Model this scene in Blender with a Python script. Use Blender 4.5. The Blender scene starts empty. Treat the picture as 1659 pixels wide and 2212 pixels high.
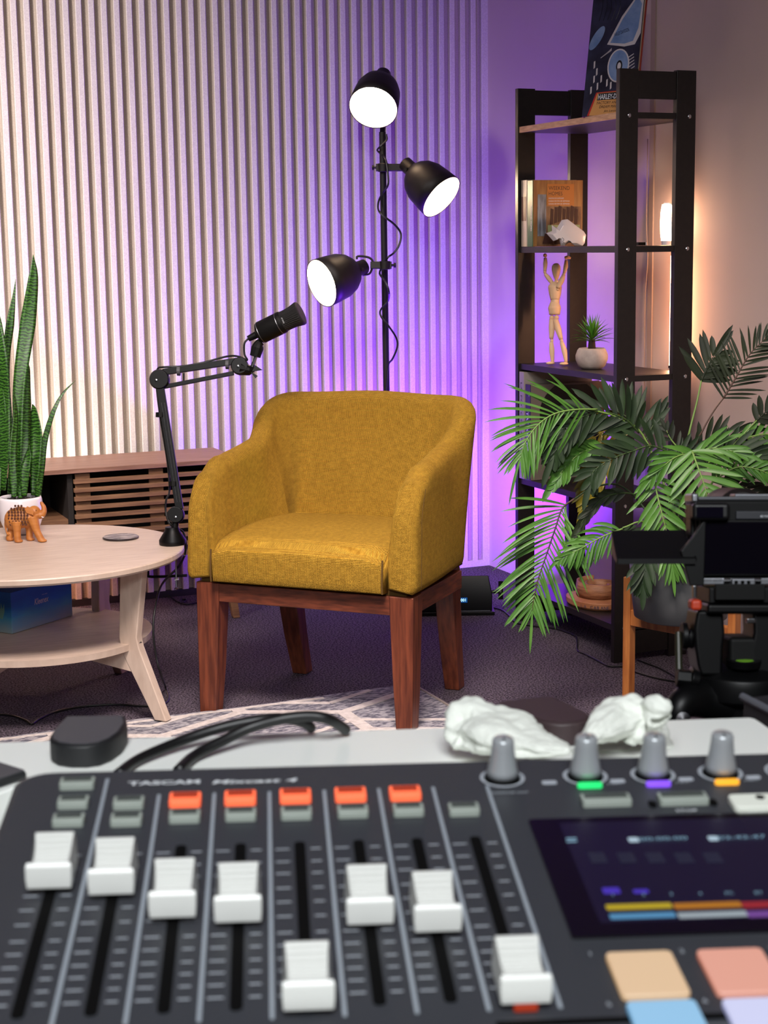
import bpy, bmesh, math, random
from mathutils import Vector, Matrix, noise
S = bpy.context.scene
COL = S.collection
PI = math.pi

# ------------------------------------------------------------ camera, light, exposure
CAM = Vector((0, 0, 1.15)); FPX = 3500.0; CX, CY = 829.5, 1106.0
yaw = math.radians(23); pit = math.atan((CY - 528) / FPX); rol = 0.0137
fwd = Vector((math.sin(yaw) * math.cos(pit), math.cos(yaw) * math.cos(pit), -math.sin(pit)))
r0 = Vector((math.cos(yaw), -math.sin(yaw), 0)); u0 = r0.cross(fwd)
rgt = math.cos(rol) * r0 - math.sin(rol) * u0
upv = math.sin(rol) * r0 + math.cos(rol) * u0
cd = bpy.data.cameras.new('viewpoint'); cam = bpy.data.objects.new('viewpoint', cd); COL.objects.link(cam)
cam.matrix_world = Matrix(((rgt.x, upv.x, -fwd.x, CAM.x), (rgt.y, upv.y, -fwd.y, CAM.y), (rgt.z, upv.z, -fwd.z, CAM.z), (0, 0, 0, 1)))
cd.sensor_fit = 'VERTICAL'; cd.sensor_height = 36; cd.lens = FPX / 2212 * 36
cd.clip_start = 0.05; cd.clip_end = 50
cd.dof.use_dof = True; cd.dof.focus_distance = 3.9; cd.dof.aperture_fstop = 19
S.camera = cam
S.view_settings.view_transform = 'Standard'; S.view_settings.look = 'None'
S.view_settings.gamma = 1; S.view_settings.use_curve_mapping = False
S.view_settings.exposure = 0.0
w = bpy.data.worlds.new('room_air'); S.world = w; w.use_nodes = True
w.node_tree.nodes['Background'].inputs[0].default_value = (0.5, 0.45, 0.5, 1)
w.node_tree.nodes['Background'].inputs[1].default_value = 0.05

def area(name, loc, target, size, power, color, size_y=None, spread=180):
    l = bpy.data.lights.new(name, 'AREA'); l.energy = power; l.color = color
    l.shape = 'RECTANGLE'; l.size = size; l.size_y = size_y or size; l.spread = math.radians(spread)
    o = bpy.data.objects.new(name, l); COL.objects.link(o)
    o.location = loc
    d = Vector(target) - Vector(loc)
    o.rotation_euler = d.to_track_quat('-Z', 'Y').to_euler()
    return o
XR, YB, CEIL = 2.595, 5.145, 2.75
area('unseen_key_fill', (-0.9, 3.2, 2.6), (0.6, 5.1, 1.35), 0.5, 25, (1, 0.90, 0.88), spread=56)  # added softbox without a visible lamp, narrowed onto the left back wall
area('unseen_desk_fill', (-0.25, -0.55, 2.25), (0.5, 1.6, 0.6), 0.8, 30, (0.95, 0.98, 1.0), spread=130)  # added fill above and behind the camera, brightens surfaces that face it
area('unseen_room_fill', (0.75, 2.2, 2.7), (1.35, 3.4, 0.0), 1.0, 64, (1.0, 0.86, 0.80), spread=88)  # added overhead fill, unseen, narrowed to the chair and table
area('purple_panel_light', (2.19, 4.60, 0.075), (2.34, 5.25, 1.5), 0.20, 40, (0.175, 0.022, 1.0), 0.08, spread=170)
area('white_uplight', (0.98, 5.105, 0.06), (0.90, 5.14, 1.2), 0.34, 20.0, (1.0, 0.82, 0.74), 0.03, spread=95)

# ------------------------------------------------------------ helpers
def ray(px, py): return fwd + (px - CX) / FPX * rgt - (py - CY) / FPX * upv
def P(px, py, Z): return CAM + ray(px, py) * Z
def onz(px, py, z): d = ray(px, py); return CAM + d * ((z - CAM.z) / d.z)
def ony(px, py, y): d = ray(px, py); return CAM + d * (y / d.y)
def onx(px, py, x): d = ray(px, py); return CAM + d * (x / d.x)
def depth(p): return (Vector(p) - CAM).dot(fwd)

def lin(h):
    if isinstance(h, str):
        h = h.lstrip('#'); c = [int(h[i:i + 2], 16) / 255 for i in (0, 2, 4)]
        return tuple((x / 12.92 if x <= 0.04045 else ((x + 0.055) / 1.055) ** 2.4) for x in c) + (1,)
    return tuple(h) + (1,) if len(h) == 3 else tuple(h)

def mat(name, col, rough=0.5, metal=0, bump=0, bscale=200, col2=None, cscale=5, stretch=(1, 1, 1), emis=None, estr=0, spec=0.5, trans=0, detail=4, lo=0.35, hi=0.65, coat=0, uv=False):
    m = bpy.data.materials.new(name); m.use_nodes = True; nt = m.node_tree; N = nt.nodes; L = nt.links
    b = N['Principled BSDF']
    b.inputs['Base Color'].default_value = lin(col); b.inputs['Roughness'].default_value = rough
    b.inputs['Metallic'].default_value = metal; b.inputs['Specular IOR Level'].default_value = spec
    b.inputs['Transmission Weight'].default_value = trans; b.inputs['Coat Weight'].default_value = coat
    if emis: b.inputs['Emission Color'].default_value = lin(emis); b.inputs['Emission Strength'].default_value = estr
    tc = N.new('ShaderNodeTexCoord'); mp = N.new('ShaderNodeMapping'); L.new(tc.outputs['UV' if uv else 'Object'], mp.inputs['Vector'])
    mp.inputs['Scale'].default_value = stretch
    if col2:
        n = N.new('ShaderNodeTexNoise'); n.inputs['Scale'].default_value = cscale; n.inputs['Detail'].default_value = detail
        L.new(mp.outputs[0], n.inputs['Vector'])
        r = N.new('ShaderNodeValToRGB'); r.color_ramp.elements[0].position = lo; r.color_ramp.elements[1].position = hi
        r.color_ramp.elements[0].color = lin(col); r.color_ramp.elements[1].color = lin(col2)
        L.new(n.outputs['Fac'], r.inputs[0]); L.new(r.outputs[0], b.inputs['Base Color'])
    if bump:
        n2 = N.new('ShaderNodeTexNoise'); n2.inputs['Scale'].default_value = bscale; n2.inputs['Detail'].default_value = 3
        L.new(mp.outputs[0], n2.inputs['Vector'])
        bp = N.new('ShaderNodeBump'); bp.inputs['Strength'].default_value = bump; bp.inputs['Distance'].default_value = 0.002
        L.new(n2.outputs['Fac'], bp.inputs['Height']); L.new(bp.outputs[0], b.inputs['Normal'])
    return m

class MB:
    """collects geometry in world space, then becomes one mesh object"""
    def __init__(s): s.v = []; s.f = []; s.mi = []; s.uv = {}; s.cm = 0
    def add(s, vs, fs, uvs=None):
        o = len(s.v); s.v += [Vector(p) for p in vs]
        for k, f in enumerate(fs):
            if uvs: s.uv[len(s.f)] = [uvs[i] for i in f]
            s.f.append([i + o for i in f]); s.mi.append(s.cm)
        return s
    def box(s, a, b, M=None):
        x0, y0, z0 = a; x1, y1, z1 = b
        vs = [Vector(p) for p in ((x0, y0, z0), (x1, y0, z0), (x1, y1, z0), (x0, y1, z0), (x0, y0, z1), (x1, y0, z1), (x1, y1, z1), (x0, y1, z1))]
        if M: vs = [M @ p for p in vs]
        return s.add(vs, [(0, 3, 2, 1), (4, 5, 6, 7), (0, 1, 5, 4), (1, 2, 6, 5), (2, 3, 7, 6), (3, 0, 4, 7)])
    def rings(s, rs, close=True, cap0=True, cap1=True, uvs=None):
        n = len(rs[0]); vs = [p for r in rs for p in r]; fs = []
        for i in range(len(rs) - 1):
            for j in range(n if close else n - 1):
                k = (j + 1) % n; fs.append((i * n + j, i * n + k, (i + 1) * n + k, (i + 1) * n + j))
        if cap0: fs.append(tuple(range(n))[::-1])
        if cap1: fs.append(tuple((len(rs) - 1) * n + j for j in range(n)))
        return s.add(vs, fs, uvs)
    def tube(s, pts, r, n=8, smooth=0, caps=True):
        pts = [Vector(p) for p in pts]
        if smooth: pts = catmull(pts, smooth)
        rr = r if isinstance(r, (list, tuple)) else None
        rs = []; t = (pts[1] - pts[0]).normalized()
        ref = Vector((0, 0, 1)) if abs(t.z) < 0.9 else Vector((1, 0, 0))
        a = t.cross(ref).normalized()
        for i, p in enumerate(pts):
            t = (pts[min(i + 1, len(pts) - 1)] - pts[max(i - 1, 0)]).normalized()
            a = (a - t * a.dot(t)).normalized(); b = t.cross(a)
            if rr:
                q = i / (len(pts) - 1) * (len(rr) - 1); k = min(int(q), len(rr) - 2); R = rr[k] + (rr[k + 1] - rr[k]) * (q - k)
            else: R = r
            rs.append([p + R * (math.cos(2 * PI * j / n) * a + math.sin(2 * PI * j / n) * b) for j in range(n)])
        return s.rings(rs, True, caps, caps)
    def cyl(s, a, b, r, r2=None, n=24):
        return s.tube([a, b], [r, r if r2 is None else r2], n)
    def lathe(s, prof, o, axis=(0, 0, 1), n=32, cap0=True, cap1=True):
        """prof: (radius, height) pairs along axis from o"""
        ax = Vector(axis).normalized(); ref = Vector((0, 0, 1)) if abs(ax.z) < 0.9 else Vector((1, 0, 0))
        a = ax.cross(ref).normalized(); b = ax.cross(a); o = Vector(o)
        rs = [[o + ax * h + max(r, 1e-5) * (math.cos(2 * PI * j / n) * a + math.sin(2 * PI * j / n) * b) for j in range(n)] for r, h in prof]
        return s.rings(rs, True, cap0, cap1)
    def prism(s, poly, o, xd, yd, t):
        """2D polygon in plane (o; xd, yd) extruded by t along xd x yd"""
        o = Vector(o); xd = Vector(xd).normalized(); yd = Vector(yd).normalized(); zd = xd.cross(yd)
        r = [o + xd * p[0] + yd * p[1] for p in poly]
        return s.rings([r, [p + zd * t for p in r]])
    def ell(s, c, rad, M=None, n=16):
        c = Vector(c); rs = []
        for i in range(n // 2 + 1):
            th = PI * i / (n // 2); z = -math.cos(th); q = max(math.sin(th), 1e-3)
            ring = [Vector((rad[0] * q * math.cos(2 * PI * j / n), rad[1] * q * math.sin(2 * PI * j / n), rad[2] * z)) for j in range(n)]
            if M: ring = [M @ p for p in ring]
            rs.append([c + p for p in ring])
        return s.rings(rs)
    def build(s, name, m, parent=None, smooth=False, bevel=0, seg=2, angle=40, subsurf=0, remesh=0, solid=0):
        me = bpy.data.meshes.new(name)
        inv = parent.matrix_basis.inverted() if parent else Matrix()
        if parent and parent.parent: inv = inv @ parent.parent.matrix_basis.inverted()
        if parent is None:
            inv = Matrix()
        me.from_pydata([inv @ v for v in s.v], [], s.f)
        ms = m if isinstance(m, (list, tuple)) else [m]
        for x in ms: me.materials.append(x)
        for i, p in enumerate(me.polygons): p.material_index = min(s.mi[i], len(ms) - 1); p.use_smooth = smooth
        if s.uv:
            ul = me.uv_layers.new(name='uv')
            for i, p in enumerate(me.polygons):
                if i in s.uv:
                    for li, q in zip(p.loop_indices, s.uv[i]): ul.data[li].uv = q
        me.validate(); bm = bmesh.new(); bm.from_mesh(me)
        bmesh.ops.remove_doubles(bm, verts=bm.verts, dist=1e-6)
        if not s.uv and not getattr(s, 'open', False): bmesh.ops.recalc_face_normals(bm, faces=bm.faces)
        bm.to_mesh(me); bm.free()
        o = bpy.data.objects.new(name, me); COL.objects.link(o)
        if parent: o.parent = parent
        if remesh:
            d = o.modifiers.new('r', 'REMESH'); d.mode = 'VOXEL'; d.voxel_size = remesh; d.use_smooth_shade = True
            k = o.modifiers.new('s', 'SMOOTH'); k.iterations = 6; k.factor = 0.6
        if solid: d = o.modifiers.new('t', 'SOLIDIFY'); d.thickness = solid
        if bevel:
            d = o.modifiers.new('b', 'BEVEL'); d.width = bevel; d.segments = seg; d.limit_method = 'ANGLE'; d.angle_limit = math.radians(angle)
            if smooth or seg > 1:
                for p in me.polygons: p.use_smooth = True
                d.harden_normals = True
        if subsurf: d = o.modifiers.new('ss', 'SUBSURF'); d.levels = subsurf; d.render_levels = subsurf
        return o

def catmull(p, n):
    q = [p[0] * 2 - p[1]] + list(p) + [p[-1] * 2 - p[-2]]; out = []
    for i in range(1, len(q) - 2):
        a, b, c, d = q[i - 1:i + 3]
        for k in range(n):
            t = k / n
            out.append(0.5 * ((2 * b) + (c - a) * t + (2 * a - 5 * b + 4 * c - d) * t * t + (3 * b - a - 3 * c + d) * t ** 3))
    out.append(p[-1]); return out

def thing(name, label, cat, loc=(0, 0, 0), group=None):
    o = bpy.data.objects.new(name, None); COL.objects.link(o); o.location = loc
    o.matrix_basis = Matrix.Translation(Vector(loc)); o.empty_display_size = 0.05
    return tag(o, label, cat, group)
def tag(o, label, cat, group=None, kind=None):
    o['label'] = label; o['category'] = cat
    if group: o['group'] = group
    if kind: o['kind'] = kind
    return o
def struct(o): o['kind'] = 'structure'; return o

def text_mesh(mb, s, o, xd, yd, h, width=None, off=0.0, ext=0.0004, spacing=1.0, shear=0):
    """add lettering to mb: baseline origin o, directions xd / yd, cap height h"""
    c = bpy.data.curves.new('t', 'FONT'); c.body = s; c.size = 1; c.extrude = 0; c.offset = off; c.space_character = spacing; c.shear = shear
    c.resolution_u = 3
    ob = bpy.data.objects.new('t', c); COL.objects.link(ob)
    bpy.context.view_layer.update()
    me = bpy.data.meshes.new_from_object(ob.evaluated_get(bpy.context.evaluated_depsgraph_get()))
    xs = [v.co.x for v in me.vertices] or [0, 1]
    sc = h / 0.70; sx = (width / (max(xs) - min(xs))) if width else sc; x0 = min(xs)
    xd = Vector(xd).normalized(); yd = Vector(yd).normalized(); n = xd.cross(yd); o = Vector(o) + n * ext
    mb.add([o + xd * ((v.co.x - x0) * sx) + yd * (v.co.y * sc) for v in me.vertices], [list(p.vertices) for p in me.polygons])
    bpy.data.objects.remove(ob); bpy.data.curves.remove(c); bpy.data.meshes.remove(me)
    mb.open = True
    return mb

rnd = random.Random(7)

# ------------------------------------------------------------ materials
M = {}
M['felt'] = mat('pale_felt', '#c3bab4', 0.95, bump=0.5, bscale=700, col2='#d3cbc5', cscale=260, spec=0.15)
M['wallr'] = mat('painted_wall', '#c2afa8', 0.75, bump=0.06, bscale=30, col2='#c6b3ac', cscale=3, spec=0.25)
M['seam'] = mat('wall_seam', '#a58f84', 0.7)
M['carpet'] = mat('charcoal_carpet', '#1d191e', 0.95, bump=1.0, bscale=230, col2='#6a606b', cscale=200, spec=0.1, lo=0.38, hi=0.64)
M['black'] = mat('black_plastic', '#060607', 0.42, spec=0.25)
M['blackm'] = mat('black_matte', '#090909', 0.6, spec=0.2)
M['rubber'] = mat('black_rubber', '#0b0b0c', 0.45)
M['shelfb'] = mat('black_brown_board', '#14100f', 0.42, col2='#1b1614', cscale=12, stretch=(6, 0.6, 6), spec=0.45)
M['shelfw'] = mat('walnut_board_edge', '#b98f62', 0.55, col2='#d6ad7c', cscale=30, stretch=(6, 1, 6), bump=0.2)
M['chrome'] = mat('chrome', '#c8c8cc', 0.2, metal=1)
M['steel'] = mat('brushed_steel', '#9a9ca2', 0.35, metal=1)
M['knob'] = mat('knob_aluminium', '#a2a6aa', 0.3, metal=0.35)
M['lampm'] = mat('lamp_dark_metal', '#1b1614', 0.5, metal=0.2, spec=0.4)
M['lampin'] = mat('lamp_inner_glow', '#e8e2da', 0.4, emis='#ffd9a8', estr=1.6)  # white shade interior; emission stands in for bulb light falling on it
M['bulb'] = mat('lit_bulb', '#ffffff', 0.4, emis='#ffe0b8', estr=55)
M['table'] = mat('pale_birch', '#ccb8a8', 0.42, col2='#bea999', cscale=6, stretch=(2, 14, 2), bump=0.05, bscale=90)
M['walnut'] = mat('walnut_laminate', '#7d5947', 0.45, col2='#9a7360', cscale=7, stretch=(1.2, 16, 16), bump=0.1, bscale=60)
M['walnut2'] = mat('walnut_slats', '#6e4c36', 0.5, col2='#8e6849', cscale=7, stretch=(1.2, 16, 16), bump=0.1, bscale=60)
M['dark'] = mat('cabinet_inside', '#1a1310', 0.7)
M['legw'] = mat('stained_pine_leg', '#57291b', 0.45, col2='#7d4029', cscale=10, stretch=(9, 9, 0.8), bump=0.15, bscale=60)
M['railw'] = mat('stained_pine_rail', '#4d2518', 0.45, col2='#733a26', cscale=10, stretch=(2.0, 2.0, 14), bump=0.15, bscale=60)
M['standw'] = mat('oak_plant_stand', '#8d4f25', 0.45, col2='#b06f38', cscale=9, stretch=(7, 7, 1), bump=0.08)
M['pot'] = mat('dark_grey_pot', '#4f5254', 0.6, col2='#5c5f60', cscale=8)
M['white'] = mat('glazed_white', '#e6e0e4', 0.18, coat=0.4)
M['eleph'] = mat('carved_wood', '#a9662b', 0.5, col2='#bd7a3a', cscale=20, stretch=(1, 1, 5))
M['elephd'] = mat('carved_wood_recess', '#4a2310', 0.8)
M['manq'] = mat('light_beech', '#d9b48c', 0.5, col2='#e3c29c', cscale=10, stretch=(4, 4, 1))
M['concr'] = mat('concrete_pot', '#a1948c', 0.85, bump=0.4, bscale=120, col2='#b5a8a0', cscale=30)
M['soil'] = mat('soil', '#2c1d15', 0.9, bump=1, bscale=150)
M['desk'] = mat('white_desk', '#f0f3ee', 0.35, col2='#f3f5f0', cscale=3)
M['cloth'] = mat('white_cloth', '#dfe2da', 0.9, bump=0.4, bscale=300, spec=0.2)
M['mixer'] = mat('mixer_grey_panel', '#313338', 0.5, bump=0.15, bscale=1500, spec=0.4)
M['mixer2'] = mat('mixer_side', '#5a5c63', 0.45, spec=0.4)
M['print'] = mat('pale_print', '#a0a5ad', 0.6)
M['printw'] = mat('white_print', '#d2d6da', 0.6)
M['slot'] = mat('fader_slot', '#040404', 0.8, spec=0.1)
M['capw'] = mat('fader_cap_white', '#c9cac6', 0.35)
M['btn'] = mat('grey_green_button', '#929a92', 0.45)
M['btnd'] = mat('button_dark_inset', '#3a3f3c', 0.6)
M['btno'] = mat('lit_orange_button', '#f0704a', 0.5, emis='#ff6036', estr=0.6)
M['btnod'] = mat('orange_button_print', '#8c2c16', 0.5, emis='#ff4a18', estr=0.12)
M['btnw'] = mat('white_button', '#cfd2c8', 0.45, emis='#dfe2d8', estr=0.1)
M['glassb'] = mat('screen_glass', '#08060d', 0.12, spec=0.5)
M['scr'] = mat('lit_screen_area', '#0b0818', 0.25, emis='#1b1730', estr=0.45)
def em(n, c, s=0.9): return mat(n, '#0a0a0a', 0.5, emis=c, estr=s)
M['green'] = em('green_light', '#20e878', 1.3); M['purple'] = em('purple_light', '#8a52ff', 1.3); M['amber'] = em('amber_light', '#ffb02a', 1.4)
M['carton'] = None

# fabric with a woven bump driven by uv in metres
def fabric():
    m = bpy.data.materials.new('mustard_weave'); m.use_nodes = True; nt = m.node_tree; N = nt.nodes; L = nt.links
    b = N['Principled BSDF']; b.inputs['Roughness'].default_value = 0.9; b.inputs['Specular IOR Level'].default_value = 0.15
    b.inputs['Sheen Weight'].default_value = 0.15; b.inputs['Sheen Tint'].default_value = lin('#ffd060')
    tc = N.new('ShaderNodeTexCoord'); mp = N.new('ShaderNodeMapping'); L.new(tc.outputs['UV'], mp.inputs['Vector'])
    nz = N.new('ShaderNodeTexNoise'); nz.inputs['Scale'].default_value = 90; L.new(tc.outputs['Object'], nz.inputs['Vector'])
    def wave(dr, sc):
        wv = N.new('ShaderNodeTexWave'); wv.bands_direction = dr; wv.inputs['Scale'].default_value = sc
        wv.inputs['Distortion'].default_value = 1.2; wv.inputs['Detail'].default_value = 1; wv.inputs['Detail Scale'].default_value = 4
        L.new(mp.outputs[0], wv.inputs['Vector']); return wv
    a, c = wave('X', 118), wave('Y', 98)
    mu = N.new('ShaderNodeMath'); mu.operation = 'MULTIPLY'; L.new(a.outputs['Fac'], mu.inputs[0]); L.new(c.outputs['Fac'], mu.inputs[1])
    ad = N.new('ShaderNodeMath'); ad.operation = 'MULTIPLY_ADD'; L.new(nz.outputs['Fac'], ad.inputs[0]); ad.inputs[1].default_value = 0.34; L.new(mu.outputs[0], ad.inputs[2])
    r = N.new('ShaderNodeValToRGB'); L.new(ad.outputs[0], r.inputs[0])
    r.color_ramp.elements[0].position = 0.14; r.color_ramp.elements[0].color = lin('#8f671c')
    r.color_ramp.elements[1].position = 0.60; r.color_ramp.elements[1].color = lin('#fcc64c')
    n2 = N.new('ShaderNodeTexNoise'); n2.inputs['Scale'].default_value = 5; L.new(tc.outputs['Object'], n2.inputs['Vector'])
    mx = N.new('ShaderNodeMix'); mx.data_type = 'RGBA'; mx.blend_type = 'MULTIPLY'
    r2 = N.new('ShaderNodeValToRGB'); r2.color_ramp.elements[0].color = (0.92, 0.92, 0.88, 1); r2.color_ramp.elements[0].position = 0.3; r2.color_ramp.elements[1].position = 0.7
    L.new(n2.outputs['Fac'], r2.inputs[0]); mx.inputs['Factor'].default_value = 1
    L.new(r.outputs[0], mx.inputs[6]); L.new(r2.outputs[0], mx.inputs[7]); L.new(mx.outputs[2], b.inputs['Base Color'])
    bp = N.new('ShaderNodeBump'); bp.inputs['Strength'].default_value = 1.0; bp.inputs['Distance'].default_value = 0.004
    L.new(ad.outputs[0], bp.inputs['Height']); L.new(bp.outputs[0], b.inputs['Normal'])
    return m
M['fabric'] = fabric()
M['seamf'] = mat('mustard_seam', '#5a3f10', 0.9)

def leafmat(name, c1, c2, rough=0.45):
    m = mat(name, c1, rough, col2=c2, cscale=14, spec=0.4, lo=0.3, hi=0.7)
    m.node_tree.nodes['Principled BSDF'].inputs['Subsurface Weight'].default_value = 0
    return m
M['leafb'] = leafmat('bright_green_leaf', '#36661e', '#527f32')
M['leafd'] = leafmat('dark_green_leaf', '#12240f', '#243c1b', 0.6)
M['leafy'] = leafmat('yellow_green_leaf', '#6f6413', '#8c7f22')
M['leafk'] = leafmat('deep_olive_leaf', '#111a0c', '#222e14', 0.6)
M['stem'] = mat('green_stem', '#6f8f45', 0.5)
M['stemk'] = mat('dark_green_stem', '#33491f', 0.5)
M['stemd'] = mat('brown_stem', '#4a3328', 0.6)

# ------------------------------------------------------------ the room
b = MB(); b.box((-2.6, -1.8, -0.1), (XR + 0.1, YB + 0.1, 0)); struct(b.build('floor', M['carpet']))
b = MB(); b.box((-2.6, -1.8, CEIL), (XR + 0.1, YB + 0.1, CEIL + 0.1)); struct(b.build('ceiling', mat('ceiling_paint', '#8a8280', 0.9)))
b = MB(); b.box((XR, -1.8, 0), (XR + 0.1, YB + 0.1, CEIL)); struct(b.build('wall_right', M['wallr']))
b = MB(); b.box((-2.7, -1.8, 0), (-2.6, YB + 0.1, CEIL)); struct(b.build('wall_left', mat('wall_left_paint', '#5a5456', 0.9)))
b = MB(); b.box((-2.6, -1.9, 0), (XR + 0.1, -1.8, CEIL)); struct(b.build('wall_front', mat('wall_front_paint', '#5a5456', 0.9)))
# grooved acoustic panelling over the whole back wall: 40 mm pitch, 15 mm deep grooves
b = MB(); prof = []; x = XR - 0.004; e = 0.0022; dp = 0.0165; G = 0.020
while x > -0.6:
    prof += [(x, YB), (x - e * 0, YB)] if False else [(x - e, YB - 0.0), ]
    x1 = x - G
    prof += [(x1 + e, YB), (x1, YB + e), (x1 - 0.0015, YB + dp), (x - 0.04 + 0.0015, YB + dp), (x - 0.04, YB + e)]
    x -= 0.04
prof = [(XR, YB)] + prof + [(-2.6, YB)]
pr = [[Vector((p[0], p[1], z)) for p in prof] for z in (0.022, CEIL)]
back = [[Vector((XR, YB + 0.1, z)), Vector((-2.6, YB + 0.1, z))] for z in (0.022, CEIL)]
b.open = True
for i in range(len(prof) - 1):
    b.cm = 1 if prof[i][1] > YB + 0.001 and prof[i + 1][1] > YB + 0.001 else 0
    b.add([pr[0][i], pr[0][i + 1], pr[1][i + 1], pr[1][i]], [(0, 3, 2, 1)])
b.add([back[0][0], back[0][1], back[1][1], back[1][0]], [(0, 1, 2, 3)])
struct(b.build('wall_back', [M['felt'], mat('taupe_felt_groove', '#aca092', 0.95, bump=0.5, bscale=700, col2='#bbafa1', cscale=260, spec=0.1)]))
b = MB(); b.box((2.0, YB - 0.0005, 0), (XR, YB + 0.09, 0.0225)); struct(b.build('trim_2', M['felt']))
b = MB(); b.box((-2.6, YB - 0.002, 0), (2.0, YB + 0.09, 0.022)); struct(b.build('baseboard_back', mat('dark_plinth', '#1c191d', 0.7)))
# thin vertical joint and strip on the right wall
q = onx(1410, 300, XR)
b = MB(); b.box((XR - 0.004, q.y - 0.012, 0), (XR + 0.001, q.y + 0.012, CEIL)); struct(b.build('trim_1', M['seam'], bevel=0.001))

# ------------------------------------------------------------ rug
def rug():
    t = thing('area_rug', 'grey blue woven rug with cream lattice bands lying in front of the mustard armchair', 'rug', (1.0, 3.3, 0))
    y1 = lambda x: 3.772 + 0.006 * math.sin(x * 9)
    xl, xr, yn = -0.9, 1.675, 3.3
    m = mat('blue_grey_rug', '#5f5e6a', 0.95, col2='#aaa7ab', cscale=60, stretch=(1, 2.6, 1), bump=1, bscale=250, lo=0.42, hi=0.6, spec=0.1)
    b = MB(); n = 60; top = []; bot = []
    for i in range(n + 1):
        x = xl + (xr - xl) * i / n; top.append((x, y1(x))); bot.append((x, yn))
    b.prism(bot + top[::-1], (0, 0, 0.0), (1, 0, 0), (0, 1, 0), 0.009); b.build('pile', m, t)
    c = mat('cream_rug_band', '#d6cdc8', 0.95, bump=1, bscale=300, col2='#c0b7b2', cscale=70, spec=0.1)
    b = MB(); b.open = True
    def band(p, q, wd=0.026, e=0.0):
        p = Vector(p); q = Vector(q); d = (q - p).normalized(); s = Vector((-d.y, d.x, 0)) * wd / 2; k = 10
        L = [p + (q - p) * i / k for i in range(k + 1)]
        L = [v for v in L if v.y < y1(v.x) - 0.008 and v.x < xr - 0.01 and v.y > yn + 0.01]
        if len(L) > 1: b.rings([[v - s + Vector((0, 0, 0.0085)), v + s + Vector((0, 0, 0.0085)), v + s + Vector((0, 0, 0.0108 + e)), v - s + Vector((0, 0, 0.0108 + e))] for v in L])
    # elongated hexagon lattice: long slanted pairs meeting at short bars
    px, py = 0.46, 0.27
    for i in range(-3, 5):
        for j in range(-2, 9):
            x0 = xr - 0.03 + (i - 4) * px + (j % 2) * px / 2; y0 = 3.72 - j * py / 1.0
            band((x0, y0, 0), (x0 + px / 2, y0 - 0.11, 0)); band((x0, y0, 0), (x0 - px / 2, y0 - 0.11, 0), e=-.0002)
            band((x0, y0 + 0.09, 0), (x0 + px / 2, y0 - 0.02, 0), 0.016, -.0004); band((x0, y0 + 0.09, 0), (x0 - px / 2, y0 - 0.02, 0), 0.016, -.0006)
            band((x0, y0, 0), (x0, y0 + 0.16, 0), 0.034, .0004)
    band((xl, 3.75, 0), (xr, 3.75, 0), 0.012)
    b.build('lattice_band', c, t)
    b = MB(); b.tube([(xr, yn, 0.006), (xr, 3.5, 0.006), (xr + 0.002, 3.76, 0.006)], 0.006, 6, 4); b.build('edge_binding', mat('rug_binding', '#8a8078', 0.9), t)
rug()

# ------------------------------------------------------------ bookcase against the right wall
NY, FY, PT = 3.752, 4.318, 0.018
PX0, PX1, RX0, RX1, BH = 2.276, 2.333, 2.452, 2.512, 1.594
SHZ = [1.475, 1.128, 0.783, 0.437, 0.096]
def bookcase():
    t = thing('bookcase', 'tall open black bookcase with bolted end frames beside the plain wall', 'bookcase', (2.39, 4.04, 0))
    for y0, nm in ((NY, 'near'), (FY, 'far')):
        for a, c in ((PX0, PX1), (RX0, RX1)):
            b = MB(); b.box((a, y0, 0), (c, y0 + PT, BH)); b.build('post', M['shelfb'], t, bevel=0.001)
        b = MB(); b.box((PX1, y0 + 0.003, BH - 0.075), (RX0, y0 + PT - 0.001, BH - 0.004)); b.build('top_rail', M['shelfb'], t, bevel=0.001)
        b = MB(); b.box((PX1, y0 + 0.003, 0.02), (RX0, y0 + PT - 0.001, 0.085)); b.build('bottom_rail', M['shelfb'], t, bevel=0.001)
    for i, z in enumerate(SHZ):
        b = MB(); b.box((PX0 + (0.006), NY + PT if 1 else 0, z - 0.008), (RX1 - 0.004, FY, z + 0.009))
        # part of the board shows between the posts too
        b.box((PX1 + 0.001, NY + 0.002, z - 0.0075), (RX0 - 0.001, NY + PT, z + 0.0085))
        sh = b.build('shelf', M['shelfb'], t)
        if i == 0:
            e = MB(); e.box((PX0 + 0.0035, NY + PT + 0.001, z - 0.008), (PX0 + 0.006, FY - 0.001, z + 0.009)); o = e.build('edge_strip', M['shelfw'], sh); o['label'] = 'light wood edge strip'
    for z in SHZ:
        for x in (2.306, 2.492):
            b = MB(); b.lathe([(0.0, -0.001), (0.0052, -0.001), (0.0052, 0.0012), (0.0035, 0.0022), (0.003, 0.001), (0, 0.001)], (x, NY, z), (0, -1, 0), 14); b.build('bolt', M['chrome'], t, smooth=False)
bookcase()

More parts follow.
